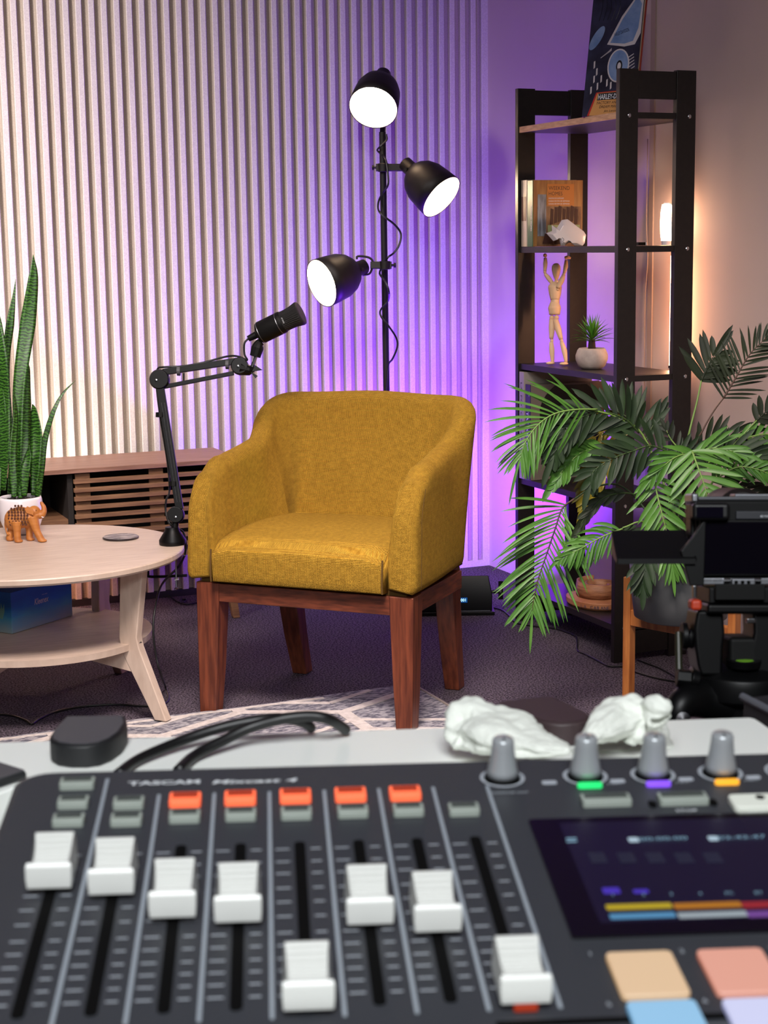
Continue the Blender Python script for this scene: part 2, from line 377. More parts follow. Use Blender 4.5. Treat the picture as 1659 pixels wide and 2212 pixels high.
# ------------------------------------------------------------ slatted media console
def console():
    x0, x1, y0, y1, z0, z1 = -0.10, 1.54, 4.75, 5.045, 0.215, 0.505
    t = thing('media_console', 'low walnut media console with slatted door standing below the lit grooved wall', 'console', (0.7, 4.9, 0))
    b = MB(); b.box((x0, y0 - 0.004, z1 - 0.014), (x1, y1, z1)); b.build('top_panel', M['walnut'], t, bevel=0.0015)
    b = MB(); b.box((x0, y0, z0), (x1, y1, z0 + 0.016)); b.build('bottom_panel', M['walnut'], t, bevel=0.0015)
    b = MB(); b.box((x0, y1 - 0.008, z0 + 0.016), (x1, y1, z1 - 0.014)); b.build('back_panel', M['dark'], t)
    for x in (x0, 0.50, 1.0, x1 - 0.016):
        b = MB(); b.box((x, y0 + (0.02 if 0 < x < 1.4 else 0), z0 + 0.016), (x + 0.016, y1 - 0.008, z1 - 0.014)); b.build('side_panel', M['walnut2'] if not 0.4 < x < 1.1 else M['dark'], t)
    b = MB(); b.box((0.516, y0 + 0.03, 0.335), (1.0, y1 - 0.01, 0.35)); b.build('inner_shelf', M['walnut2'], t)
    # sliding slatted door, right bay
    b = MB(); dz = 0.0265
    z = z1 - 0.033
    while z > z0 + 0.03:
        b.box((1.016, y0 - 0.003, z - 0.013), (1.522, y0 + 0.0115, z)); z -= dz + 0.0
    fr = b.build('slatted_door', M['walnut2'], t, bevel=0.0012)
    for xs in (1.045, 1.27, 1.49): b = MB(); b.box((xs - 0.022, y0 + 0.012, z0 + 0.02), (xs + 0.022, y0 + 0.020, z1 - 0.018)); b.build('batten', M['walnut2'], fr)
    for (x, y) in ((x1 - 0.06, y0 + 0.03), (x0 + 0.06, y0 + 0.03), (x1 - 0.06, y1 - 0.04), (x0 + 0.06, y1 - 0.04)):
        sx = 0.03 if x > 0.5 else -0.03
        sy = -0.02 if y < 4.9 else 0.0
        b = MB(); b.rings([[Vector((x + sx + u * 0.011, y + sy + v * 0.011, 0.0)) for u, v in ((-1, -1), (1, -1), (1, 1), (-1, 1))], [Vector((x + u * 0.019, y + v * 0.019, z0)) for u, v in ((-1, -1), (1, -1), (1, 1), (-1, 1))]]); b.build('leg', M['walnut2'], t, bevel=0.002)
console()

# ------------------------------------------------------------ round coffee table
TC = Vector((0.749, 4.010, 0)); TR = 0.374; TZ = 0.408
def coffee_table():
    t = thing('coffee_table', 'round pale wood coffee table with a lower shelf, left of the armchair', 'table', TC)
    b = MB(); b.lathe([(0, TZ - 0.018), (TR - 0.004, TZ - 0.018), (TR, TZ - 0.013), (TR, TZ - 0.003), (TR - 0.002, TZ), (0, TZ)], TC, n=128); b.build('tabletop', M['table'], t, bevel=0)
    sz = 0.196
    b = MB(); b.lathe([(0, sz - 0.016), (0.285, sz - 0.016), (0.286, sz), (0, sz)], TC, n=96); b.build('lower_shelf', M['table'], t)
    for k in range(4):
        a = math.radians(-49 + 92 * k); d = Vector((math.cos(a), math.sin(a), 0)); s = Vector((-d.y, d.x, 0))
        zf0 = 0.0115 if k == 0 else 0.0
        poly = [(0.268, TZ - 0.018), (0.334, TZ - 0.018), (0.308, 0.215), (0.313, 0.19), (0.386, zf0), (0.352, zf0), (0.262, 0.175), (0.256, 0.21)]
        b = MB(); b.prism(poly, TC - s * 0.0125 * -1, d, (0, 0, 1), 0.025); lg = b.build('leg', M['table'], t, bevel=0.003)
        b = MB(); c = TC + d * 0.3105 + Vector((0, 0, 0.196)); b.lathe([(0, -0.001), (0.0065, -0.001), (0.0065, 0.0008), (0.004, 0.0008), (0.004, -0.0005), (0, -0.0005)], c + d * 0.0, d, 16); o = b.build('screw', M['steel'], lg)
        b = MB(); b.prism([(0.02, sz - 0.017), (0.278, sz - 0.017), (0.292, sz - 0.070), (0.26, sz - 0.066), (0.02, sz - 0.034)], TC + s * 0.011, d, (0, 0, 1), 0.022); b.build('brace', M['table'], t, bevel=0.002)
coffee_table()

# ------------------------------------------------------------ mustard armchair
CF = Vector((1.094, 3.793, 0)); CU = Vector((0.695, -0.719, 0)); CV = Vector((0.719, 0.695, 0))
def CH(a, bb, z): return CF + CU * a + CV * bb + Vector((0, 0, z))
def smooth(a, b, x): x = max(0, min(1, (x - a) / (b - a))); return x * x * (3 - 2 * x)
def armchair():
    t = thing('armchair', 'mustard woven barrel armchair on a reddish brown wooden base in the middle of the room', 'armchair', CH(0.29, 0.2, 0))
    def leg(a0, a1, b0, b1, A0, A1, B0, B1, zt, nm='leg', z0=0):
        q = [[CH(A0, B0, z0), CH(A1, B0, z0), CH(A1, B1, z0), CH(A0, B1, z0)]]
        for k in (0.35, 0.75, 1.0):
            e = k ** 0.8; f = lambda p, r: p + (r - p) * e
            q.append([CH(f(A0, a0), f(B0, b0), zt * k), CH(f(A1, a1), f(B0, b0), zt * k), CH(f(A1, a1), f(B1, b1), zt * k), CH(f(A0, a0), f(B1, b1), zt * k)])
        b = MB(); b.rings(q); b.build(nm, M['legw'], t, bevel=0.0035)
    zt = 0.336
    leg(0.008, 0.072, 0.002, 0.062, 0.006, 0.050, 0.004, 0.046, zt)
    leg(0.524, 0.587, 0.000, 0.062, 0.538, 0.580, 0.000, 0.044, zt, 'leg', 0.0115)
    leg(0.040, 0.098, 0.350, 0.405, 0.058, 0.100, 0.425, 0.468, zt)
    leg(0.500, 0.556, 0.345, 0.400, 0.505, 0.545, 0.415, 0.460, zt)
    b = MB()
    def bar(a0, a1, b0, b1, z0, z1): b.rings([[CH(a0, b0, z0), CH(a1, b0, z0), CH(a1, b1, z0), CH(a0, b1, z0)], [CH(a0, b0, z1), CH(a1, b0, z1), CH(a1, b1, z1), CH(a0, b1, z1)]])
    bar(0.07, 0.526, 0.004, 0.030, 0.289, 0.335); bar(0.012, 0.036, 0.06, 0.37, 0.289, 0.335); bar(0.556, 0.579, 0.06, 0.35, 0.289, 0.335); bar(0.09, 0.51, 0.375, 0.398, 0.289, 0.335)
    b.build('seat_rail', M['railw'], t, bevel=0.002)
    b = MB(); b.rings([[CH(a, q, z_) for a, q in ((0.02, 0.012), (0.565, 0.012), (0.555, 0.42), (0.03, 0.42))] for z_ in (0.3355, 0.352)]); b.build('underframe_panel', M['seamf'], t)
    # shell: plan path of the outer base line from the left front, round the back, to the right front
    Wd = 0.585; xc = 0.5 * Wd
    path = []
    n1 = 26
    R = 0.105; bb = 0.455; inset = 0.010
    lft = []
    for i in range(n1 + 1): lft.append((-0.012 + inset * 2.0 * (i / n1) ** 2, (bb - R) * i / n1))
    a0 = lft[-1][0]
    for i in range(1, 17):
        th = PI / 2 * i / 16; lft.append((a0 + R * (1 - math.cos(th)), bb - R + R * math.sin(th)))
    a1 = lft[-1][0]
    mid = []
    for i in range(1, 13): x = a1 + (xc - a1) * i / 12; mid.append((x, bb + 0.010 * math.sin(PI / 2 * i / 12)))
    half = lft + mid
    full = half + [(Wd - p[0], p[1]) for p in half[-2::-1]]
    N = len(full)
    def height(p, side):
        bv = p[1]
        h = 0.606 + 0.030 * smooth(0, 0.08, bv) + 0.010 * smooth(0.10, 0.22, bv) + 0.018 * smooth(0.18, 0.32, bv) + 0.102 * smooth(0.29, 0.452, bv)
        dx = min(p[0], Wd - p[0])
        return h + 0.006 * smooth(0.1, 0.29, dx)
    rs = []; uv = []; s = 0; K = 30
    tl = [0]
    for i in range(1, N): tl.append(tl[-1] + math.dist(full[i], full[i - 1]))
    for i in range(N):
        p = Vector((full[i][0], full[i][1], 0)); tan = (Vector(full[min(i + 1, N - 1)] + (0,)) - Vector(full[max(i - 1, 0)] + (0,))).normalized()
        nin = Vector((tan.y, -tan.x, 0))     # inward
        if nin.dot(Vector((xc, 0.15, 0)) - p) < 0: nin = -nin
        h = height(full[i], 0); bk = smooth(0.26, 0.445, full[i][1])
        th0 = 0.074 + 0.014 * bk; th1 = 0.060 + 0.004 * bk    # thickness low, high
        lean_o = 0.004 - 0.052 * bk                      # outward lean at top (negative is outward)
        zb = 0.343
        pts = []
        def P2(d, z): 
            k = (z - zb) / (0.76 - zb)
            lean = lean_o * k ** 1.2
            q = p + nin * (d + lean)
            # arm fronts roll back as they rise
            fr = max(0, 1 - full[i][1] / 0.16); q.y += fr * (0.055 * smooth(0.50, 0.64, z) + 0.010 * smooth(0.36, 0.5, z)) * 1.0
            return (q.x, q.y, z)
        r = 0.030
        prof = [(0.012, zb), (0.002, zb + 0.008)] + [(0, zb + 0.02 + (h - r - zb - 0.02) * k / 9) for k in range(10)]
        for k in range(1, 8):
            an = PI * k / 8; prof.append((th1 / 2 - th1 / 2 * math.cos(an), h - r + r * math.sin(an)))
        for k in range(10):
            z = h - r + (0.40 - h + r) * k / 9; prof.append((th1 + (th0 - th1 + 0.022 * bk) * smooth(0, 1, k / 9), z))
        prof.append((th0, zb + 0.01))
        rs.append([P2(d, z) for d, z in prof])
    K = len(rs[0])
    # rounded front ends
    def shrink(r, f, dy):
        c = [sum(q[k] for q in r) / K for k in range(3)]
        out = []
        for q in r:
            # pull sides in by a fixed amount, push forward
            out.append((c[0] + (q[0] - c[0]) * (1 - f * 0.35), q[1] - dy, c[2] + (q[2] - c[2]) * (1 - f * 0.06) ))
        return out
    A = [shrink(rs[0], f, d) for f, d in ((1.0, 0.012), (0.55, 0.0105), (0.22, 0.006))]
    Z = [shrink(rs[-1], f, d) for f, d in ((0.22, 0.006), (0.55, 0.0105), (1.0, 0.012))]
    R2 = A + rs + Z
    ss = [tl[0] - 0.02 + 0.006 * k for k in range(3)] + tl + [tl[-1] + 0.006 * k for k in range(1, 4)]
    b = MB(); vs = []; us = []
    for i, r in enumerate(R2):
        acc = 0
        for k, q in enumerate(r):
            if k: acc += math.dist(r[k], r[k - 1])
            vs.append(CH(*q)); us.append((ss[i], acc))
    fs = []
    for i in range(len(R2) - 1):
        for k in range(K):
            k2 = (k + 1) % K; fs.append((i * K + k, i * K + k2, (i + 1) * K + k2, (i + 1) * K + k))
    b.add(vs, fs, us)
    # the two flat arm fronts
    for base, fl in ((0, True), ((len(R2) - 1) * K, False)):
        idx = [base + k for k in range(K)]
        c = sum((vs[i] for i in idx), Vector()) / K
        o = len(b.v); cv = [vs[i] for i in idx]; cu = [((v - CF).dot(CU), v.z) for v in cv]
        m = K // 2
        half_f = []
        for k in range(m - 0):
            j = K - 1 - k
            if k + 1 < j - 0: half_f.append((k, k + 1, j - 1 if j - 1 > k else k, j))
        b.add(cv, [tuple(dict.fromkeys(f)) for f in half_f if len(set(f)) > 2], cu)
    sh = b.build('shell', M['fabric'], t, smooth=True)
    bm = bmesh.new(); bm.from_mesh(sh.data); bmesh.ops.remove_doubles(bm, verts=bm.verts, dist=1e-5); bmesh.ops.recalc_face_normals(bm, faces=bm.faces); bm.to_mesh(sh.data); bm.free()
    # seams running down the outside edge of each arm front
    for i0 in (3, len(R2) - 4):
        pts = [CH(*R2[i0 + (2 if i0 == 3 else -2)][k]) for k in range(1, 12)]
        b = MB(); b.tube(pts, 0.0011, 5); b.build('seam', M['seamf'], sh)
    # seat cushion
    n = 22; a0, a1, b0, b1 = 0.066, 0.519, -0.014, 0.40
    rr = []; uu = []
    def sec(bv, k):
        # one cross-section over the width at depth bv
        tf = (bv - b0) / (b1 - b0)
        out = []
        crown = 0.022 * math.sin(PI * min(1, tf * 0.85 + 0.15)) + 0.018 * tf
        zt = 0.434 + crown; zl = 0.343
        fr = 0.016 * (1 - smooth(0, 0.035, bv - b0))
        for j in range(n + 1):
            x = a0 + (a1 - a0) * j / n; e = min(j, n - j) / n
            out.append((x, bv, zt - fr * 1.2 - 0.010 * (1 - smooth(0, 0.10, e)) + 0.004 * math.sin(PI * j / n)))
        return out, zl
    bs = [b0 + (b1 - b0) * (k / 20) ** 1.25 for k in range(21)]
    for bv in bs:
        o, zl = sec(bv, 0)
        ring = o + [(a1 + 0.002, bv, 0.40), (a1, bv, zl)] + [(a1 - (a1 - a0) * j / 6, bv, zl) for j in range(1, 6)] + [(a0, bv, zl), (a0 - 0.002, bv, 0.40)]
        rr.append(ring)
    # front face, bulging a little
    f0 = rr[0]; cz = 0.388
    fr = []
    for sc, dy in ((0.90, 0.008), (0.965, 0.0055), (0.99, 0.002)):
        fr.append([(0.2925 + (q[0] - 0.2925) * (1 - (1 - sc) * 0.22), q[1] - dy, cz + (q[2] - cz) * sc) for q in f0])
    fr2 = [(0.2925 + (q[0] - 0.2925) * 0.96, q[1] - 0.010, cz + (q[2] - cz) * 0.5) for q in f0]
    rr = [fr2] + fr + rr; K = len(rr[0]); b = MB(); vs = []; us = []
    for i, r in enumerate(rr):
        for q in r:
            vs.append(CH(*q)); us.append((q[0], q[1] - q[2]))
    fs = [(i * K + k, i * K + (k + 1) % K, (i + 1) * K + (k + 1) % K, (i + 1) * K + k) for i in range(len(rr) - 1) for k in range(K)]
    m = n // 1
    fs.append(tuple(range(K)))
    b.add(vs, fs, us); ct = b.build('seat_cushion', M['fabric'], t, smooth=True)
    bm = bmesh.new(); bm.from_mesh(ct.data); bmesh.ops.recalc_face_normals(bm, faces=bm.faces); bm.to_mesh(ct.data); bm.free()
    # folded corner tabs below the cushion ends
    for a in (0.066, 0.519):
        b = MB(); b.tube([CH(a, -0.021, 0.425), CH(a, -0.026, 0.38), CH(a, -0.025, 0.345)], 0.0022, 6, 3); b.build('seam', M['seamf'], ct)
armchair()

# ------------------------------------------------------------ floor lamp with three heads
def floor_lamp():
    t = thing('floor_lamp', 'tall black floor lamp with three lit spotlight heads behind the armchair', 'floor lamp', (2.045, 4.78, 0))
    top = ony(826, 285, 4.78); bt = Vector((2.045, 4.78, 0.0))
    b = MB(); b.lathe([(0, 0), (0.13, 0), (0.13, 0.012), (0.02, 0.02), (0, 0.02)], bt, n=48); b.build('base', M['lampm'], t)
    b = MB(); b.cyl(bt + Vector((0, 0, 0.015)), top, 0.0105); b.build('pole', M['lampm'], t, smooth=False, bevel=0.001)
    D = depth(top)
    def head(pivot, neck, cap, rim, opening, R, tilt):
        """cap: closed end; rim: centre of the opening; all world points"""
        ax = (rim - cap).normalized(); L = (rim - cap).length
        hd = MB()
        prof = [(0.0, 0), (0.020, 0.0), (0.023, 0.003), (0.0235, 0.19 * L), (0.028, 0.22 * L), (0.045, 0.29 * L), (0.060, 0.40 * L), (0.070, 0.55 * L), (R * 0.97, 0.78 * L), (R, L), (R - 0.002, L), (R * 0.97 - 0.003, 0.78 * L), (0.067, 0.55 * L), (0.056, 0.41 * L), (0.03, 0.3 * L), (0, 0.29 * L)]
        hd.lathe(prof, cap, ax, 48, False, False); hd.open = True
        hd.open = False
        sh = hd.build('lamp_shade', M['lampm'], t, smooth=True)
        i = MB(); i.lathe([(0.0, 0.30 * L), (0.03, 0.305 * L), (0.055, 0.42 * L), (0.066, 0.56 * L), (R * 0.97 - 0.004, 0.78 * L), (R - 0.0025, 0.995 * L)], cap, ax, 40, False, False); i.open = True; i.build('reflector', M['lampin'], sh, smooth=True)
        i = MB(); i.ell(cap + ax * (0.60 * L), (0.028, 0.028, 0.030)); i.lathe([(0.0, 0.50 * L), (R * 0.78, 0.56 * L), (0, 0.57 * L)], cap, ax, 36); i.build('bulb', M['bulb'], sh, smooth=True)
        for s in (-1, 1):
            side = ax.cross(Vector((0, 0, 1))).normalized() * s * 0.026
            c = MB(); c.cyl(cap + ax * 0.2 * L + side * 0.9, cap + ax * 0.2 * L + side * 1.35, 0.006); c.build('thumb_screw', M['lampm'], sh)
        return sh
    def PP(x, y, dz=0): return P(x, y, D + dz)
    # top head
    h1 = head(None, None, PP(829, 158, 0.03), PP(806, 233, -0.085), None, 0.0765, 0)
    # right head
    h2 = head(None, None, PP(873, 352, 0.0), PP(954, 426, -0.06), None, 0.0765, 0)
    # lower left head
    h3 = head(None, None, PP(789, 575, 0.0), PP(694, 612, -0.085), None, 0.0765, 0)
    # clamps and arms
    for (x0, x1, y, kx) in ((812, 876, 362, 806), (800, 846, 573, 853)):
        b = MB(); c = PP((x0 + x1) / 2, y); u = rgt; b.box((-abs(x1 - x0) / 2 / FPX * D, -0.007, -0.011), (abs(x1 - x0) / 2 / FPX * D, 0.007, 0.011), Matrix.Translation(c) @ Matrix(((u.x, fwd.x, upv.x), (u.y, fwd.y, upv.y), (u.z, fwd.z, upv.z))).to_4x4())
        pc = PP(828 + (y - 362) * 0.017, y); b.cyl(pc - Vector((0, 0, 0.013)), pc + Vector((0, 0, 0.013)), 0.017)
        cl = b.build('clamp', M['lampm'], t, bevel=0.0015)
        b = MB(); k = PP(kx, y); b.cyl(k, k + (c - k).normalized() * 0.02, 0.004); b.lathe([(0, -0.004), (0.008, -0.003), (0.008, 0.003), (0, 0.004)], k, rgt, 8); b.build('clamp_knob', M['lampm'], cl)
    b = MB(); b.tube([PP(876, 362), PP(884, 362), PP(884, 352)], 0.008, 8, 4); b.build('bracket', M['lampm'], t)
    b = MB(); b.tube([PP(771, 560), PP(772, 554), PP(786, 554), PP(800, 558), PP(806, 568), PP(803, 582), PP(797, 592), PP(783, 594)], 0.0035, 8, 4); b.build('bracket', M['lampm'], t)
    b = MB(); b.tube([PP(826, 290), PP(828, 262, 0.03), PP(834, 215, 0.06), PP(832, 170, 0.03)], 0.009, 8, 4); b.build('bracket', M['lampm'], t)
    # twisted cable around the pole
    b = MB(); b.tube([PP(834, 290, -0.02), PP(835, 302, -0.02), PP(822, 316, -0.02), PP(815, 324, 0), PP(820, 330, 0.015), PP(833, 345, -0.015), PP(838, 378, -0.02), PP(838, 400, -.02), PP(828, 415, 0.015), PP(818, 435, 0.01), PP(818, 455, -.01), PP(833, 470, -0.018), PP(852, 485, -.01), PP(866, 505), PP(862, 530), PP(850, 547), PP(838, 556, -0.01), PP(830, 570, 0.016), PP(820, 590, 0.005), PP(832, 608, -0.018), PP(840, 630, -0.016), PP(838, 650, 0.012), PP(822, 670, 0.012), PP(824, 685, -0.015), PP(840, 705, -0.018), PP(856, 730), PP(858, 750), PP(848, 775), PP(838, 790, 0.01), PP(834, 830, 0.016), PP(830, 900, 0.016), PP(845, 1000, -0.016)], 0.0032, 6, 5); b.build('cable', M['rubber'], t)
floor_lamp()

# ------------------------------------------------------------ microphone on its boom arm
def boom():
    base = onz(373, 1176, TZ); D = depth(base)
    t = thing('boom_stand', 'black jointed microphone boom arm standing on the edge of the round table', 'microphone arm', base)
    Q = lambda x, y, d=0: P(x, y, D + d)
    b = MB(); b.lathe([(0, 0.0005), (0.033, 0.0005), (0.034, 0.004), (0.034, 0.012), (0.019, 0.036), (0.017, 0.045), (0, 0.045)], base, n=40); b.build('base', M['black'], t, smooth=False, bevel=0.001)
    disc = lambda c, r, th, nm, par, m=M['black']: MB().lathe([(0, -th), (r * 0.9, -th), (r, -th * 0.6), (r, th * 0.6), (r * 0.9, th), (0, th)], c, fwd, 36).build(nm, m, par, smooth=False, bevel=0.0008)
    b = MB(); b.cyl(Q(377, 1142), Q(380, 1118), 0.009); b.build('swivel_post', M['black'], t)
    j0 = disc(Q(380, 1112), 0.0215, 0.014, 'joint', t)
    j1 = disc(Q(345, 820), 0.0255, 0.016, 'joint', t)
    j2 = disc(Q(518, 791), 0.022, 0.015, 'joint', t)
    for c, j in ((Q(379, 1117, -0.016), j0), (Q(337, 821, -0.018), j1), (Q(514, 791, -0.017), j2)):
        MB().lathe([(0, 0), (0.0032, 0), (0.003, 0.0015), (0, 0.002)], c, -fwd, 12).build('hex_screw', M['chrome'], j)
    def bar(p, q, wd, th, nm, par=t):
        p, q = Vector(p), Vector(q); d = (q - p).normalized(); s = d.cross(fwd).normalized()
        b = MB(); b.rings([[c + s * wd * a + fwd * th * e for a, e in ((-1, -1), (1, -1), (1, 1), (-1, 1))] for c in (p, q)]); return b.build(nm, M['black'], par, bevel=0.0012)
    lo = bar(Q(346, 835, -0.004), Q(388, 1100, -0.004), 0.0098, 0.008, 'lower_arm')
    b = MB(); 
    for s in (-3.2, 3.2): b.cyl(Q(352 + s, 870, -0.0125), Q(386 + s, 1085, -0.0125), 0.0006, n=6)
    b.build('groove', M['steel'], lo)
    up = bar(Q(352, 804), Q(512, 780), 0.0080, 0.008, 'upper_arm')
    bar(Q(352, 836), Q(505, 806), 0.0052, 0.006, 'upper_arm_rod')
    for x, y, a in ((386, 801, 0.013), (491, 787, 0.013)):
        b = MB(); c = Q(x, y); b.tube([c - rgt * 0.004, c + rgt * 0.004], 0.0125, 12); b.build('cable_strap', mat('grey_strap', '#4a4a4e', 0.6), up)
    for x, y in ((343, 896), (371, 1045)):
        b = MB(); c = Q(x + 4, y, -0.003); b.tube([c - upv * 0.006, c + upv * 0.006], 0.0125, 10); b.build('cable_strap', M['blackm'], lo)
    b = MB(); b.cyl(Q(397, 806), Q(397, 826), 0.002); b.build('spacer', M['black'], up)
    b = MB(); b.tube([Q(520, 795), Q(540, 800), Q(552, 797)], [0.019, 0.013, 0.004], 12); b.build('end_bracket', M['black'], t)
    b = MB(); b.prism([(0, 0), (0.026, 0.004), (0.008, 0.016)], Q(545, 803), rgt, upv, 0.008); b.prism([(0, 0), (0.014, -0.018), (0.020, -0.012)], Q(540, 802), rgt, upv, 0.008); b.build('wing_nut', M['black'], t)
    b = MB(); b.cyl(Q(545, 793), Q(553, 768), 0.0052, n=16); b.build('threaded_post', M['chrome'], t)
    b = MB(); b.tube([Q(551, 770), Q(556, 752), Q(560, 742), Q(566, 738)], [0.014, 0.016, 0.012, 0.009], 12, 3); b.build('mic_clip', M['blackm'], t)
    # cable along the arm and down off the table
    b = MB(); b.tube([Q(537, 731), Q(528, 742), Q(528, 765), Q(534, 778, -.01), Q(515, 770, -.012), Q(490, 770), Q(440, 783, 0.006), Q(395, 791, 0.0), Q(355, 793), Q(340, 798, .02), Q(338, 830, .028), Q(346, 900, .022), Q(362, 1000, .02), Q(366, 1060, .005), Q(359, 1080, 0), Q(358, 1105, 0.0), Q(366, 1130, -.01), Q(380, 1140, 0), Q(396, 1150, .015), Q(402, 1178, .02), Q(399, 1200, .025)], 0.0026, 8, 5); b.build('cable', M['rubber'], t)
    b = MB(); b.cyl(Q(380, 1196, .0), Q(381, 1268, .0), .0028, n=12); b.cyl(Q(377, 1252), Q(386, 1250), .0035, n=8); b.ell(Q(381, 1272), (.006, .006, .004), n=10); b.build('clamp_screw', M['chrome'], t)
    b = MB(); b.tube([Q(321, 1222, .02), Q(320, 1240, .02), Q(328, 1246, .02), Q(404, 1243, .0)], .0036, 8, 3); b.build('clamp_bar', M['black'], t)
    # the microphone is held by the arm: a thing of its own
    m = thing('microphone', 'black cylindrical studio microphone held at the end of the boom arm', 'microphone', Q(560, 728))
    a = Q(556, 722); e = Q(650, 676, -0.03); ax = (e - a).normalized(); L = (e - a).length
    b = MB(); b.lathe([(0, 0), (0.016, 0.0), (0.0265, 0.006), (0.0285, 0.012), (0.0285, 0.5 * L), (0.0278, 0.505 * L), (0.0285, 0.51 * L), (0.0285, 0.57 * L), (0.027, 0.6 * L), (0.025, 0.61 * L), (0, 0.61 * L)], a, ax, 40); b.build('body', M['blackm'], m, bevel=0.0006, angle=30)
    b = MB(); b.lathe([(0.0287, 0.505 * L), (0.0290, 0.51 * L), (0.0287, 0.515 * L)], a, ax, 40, False, False); b.lathe([(0.0287, 0.08 * L), (0.029, 0.085 * L), (0.0287, 0.09 * L)], a, ax, 40, False, False); b.open = True; b.build('trim_ring', M['steel'], m)
    gm = mat('black_grille', '#0a0a0b', 0.5, bump=1.0, bscale=900)
    n = 72; rs = []; up_ = ax.cross(rgt).normalized(); sd = ax.cross(up_)
    for h, r in ((0.60, 0.0265), (0.66, 0.0255), (0.8, 0.0262), (0.93, 0.0295), (0.965, 0.0305), (1.0, 0.030), (1.012, 0.026)):
        rs.append([a + ax * h * L + (r + (0.0007 if j % 2 else -0.0004) * (1 if 0.62 < h < 0.97 else 0)) * (math.cos(2 * PI * j / n) * up_ + math.sin(2 * PI * j / n) * sd) for j in range(n)])
    b = MB(); b.rings(rs); b.build('grille', gm, m)
    b = MB(); b.cyl(Q(536, 732), a + ax * 0.003, 0.0075, 0.010); b.build('plug', M['black'], m)
    b = MB(); text_mesh(b, 'AT2020', a + ax * 0.56 * L - fwd * 0.0288 + upv * 0.008, -sd if False else (rgt * 0.42 - upv * 0.9), ax, 0.0030, 0.016); b.build('logo', M['printw'], m)
boom()

# ------------------------------------------------------------ snake plant, elephant, coaster on the table
def snakemat():
    m = bpy.data.materials.new('snake_plant_leaf'); m.use_nodes = True; nt = m.node_tree; N = nt.nodes; L = nt.links
    b = N['Principled BSDF']; b.inputs['Roughness'].default_value = 0.42
    tc = N.new('ShaderNodeTexCoord'); mp = N.new('ShaderNodeMapping'); mp.inputs['Scale'].default_value = (1, 1, 1); L.new(tc.outputs['UV'], mp.inputs[0])
    wv = N.new('ShaderNodeTexWave'); wv.bands_direction = 'Y'; wv.inputs['Scale'].default_value = 38; wv.inputs['Distortion'].default_value = 7; wv.inputs['Detail'].default_value = 2; wv.inputs['Detail Scale'].default_value = 1.6
    L.new(mp.outputs[0], wv.inputs['Vector'])
    r = N.new('ShaderNodeValToRGB'); r.color_ramp.elements[0].color = lin('#12300a'); r.color_ramp.elements[1].color = lin('#3c6a20'); r.color_ramp.elements[0].position = .3; r.color_ramp.elements[1].position = .8
    L.new(wv.outputs['Fac'], r.inputs[0]); L.new(r.outputs[0], b.inputs['Base Color']); return m
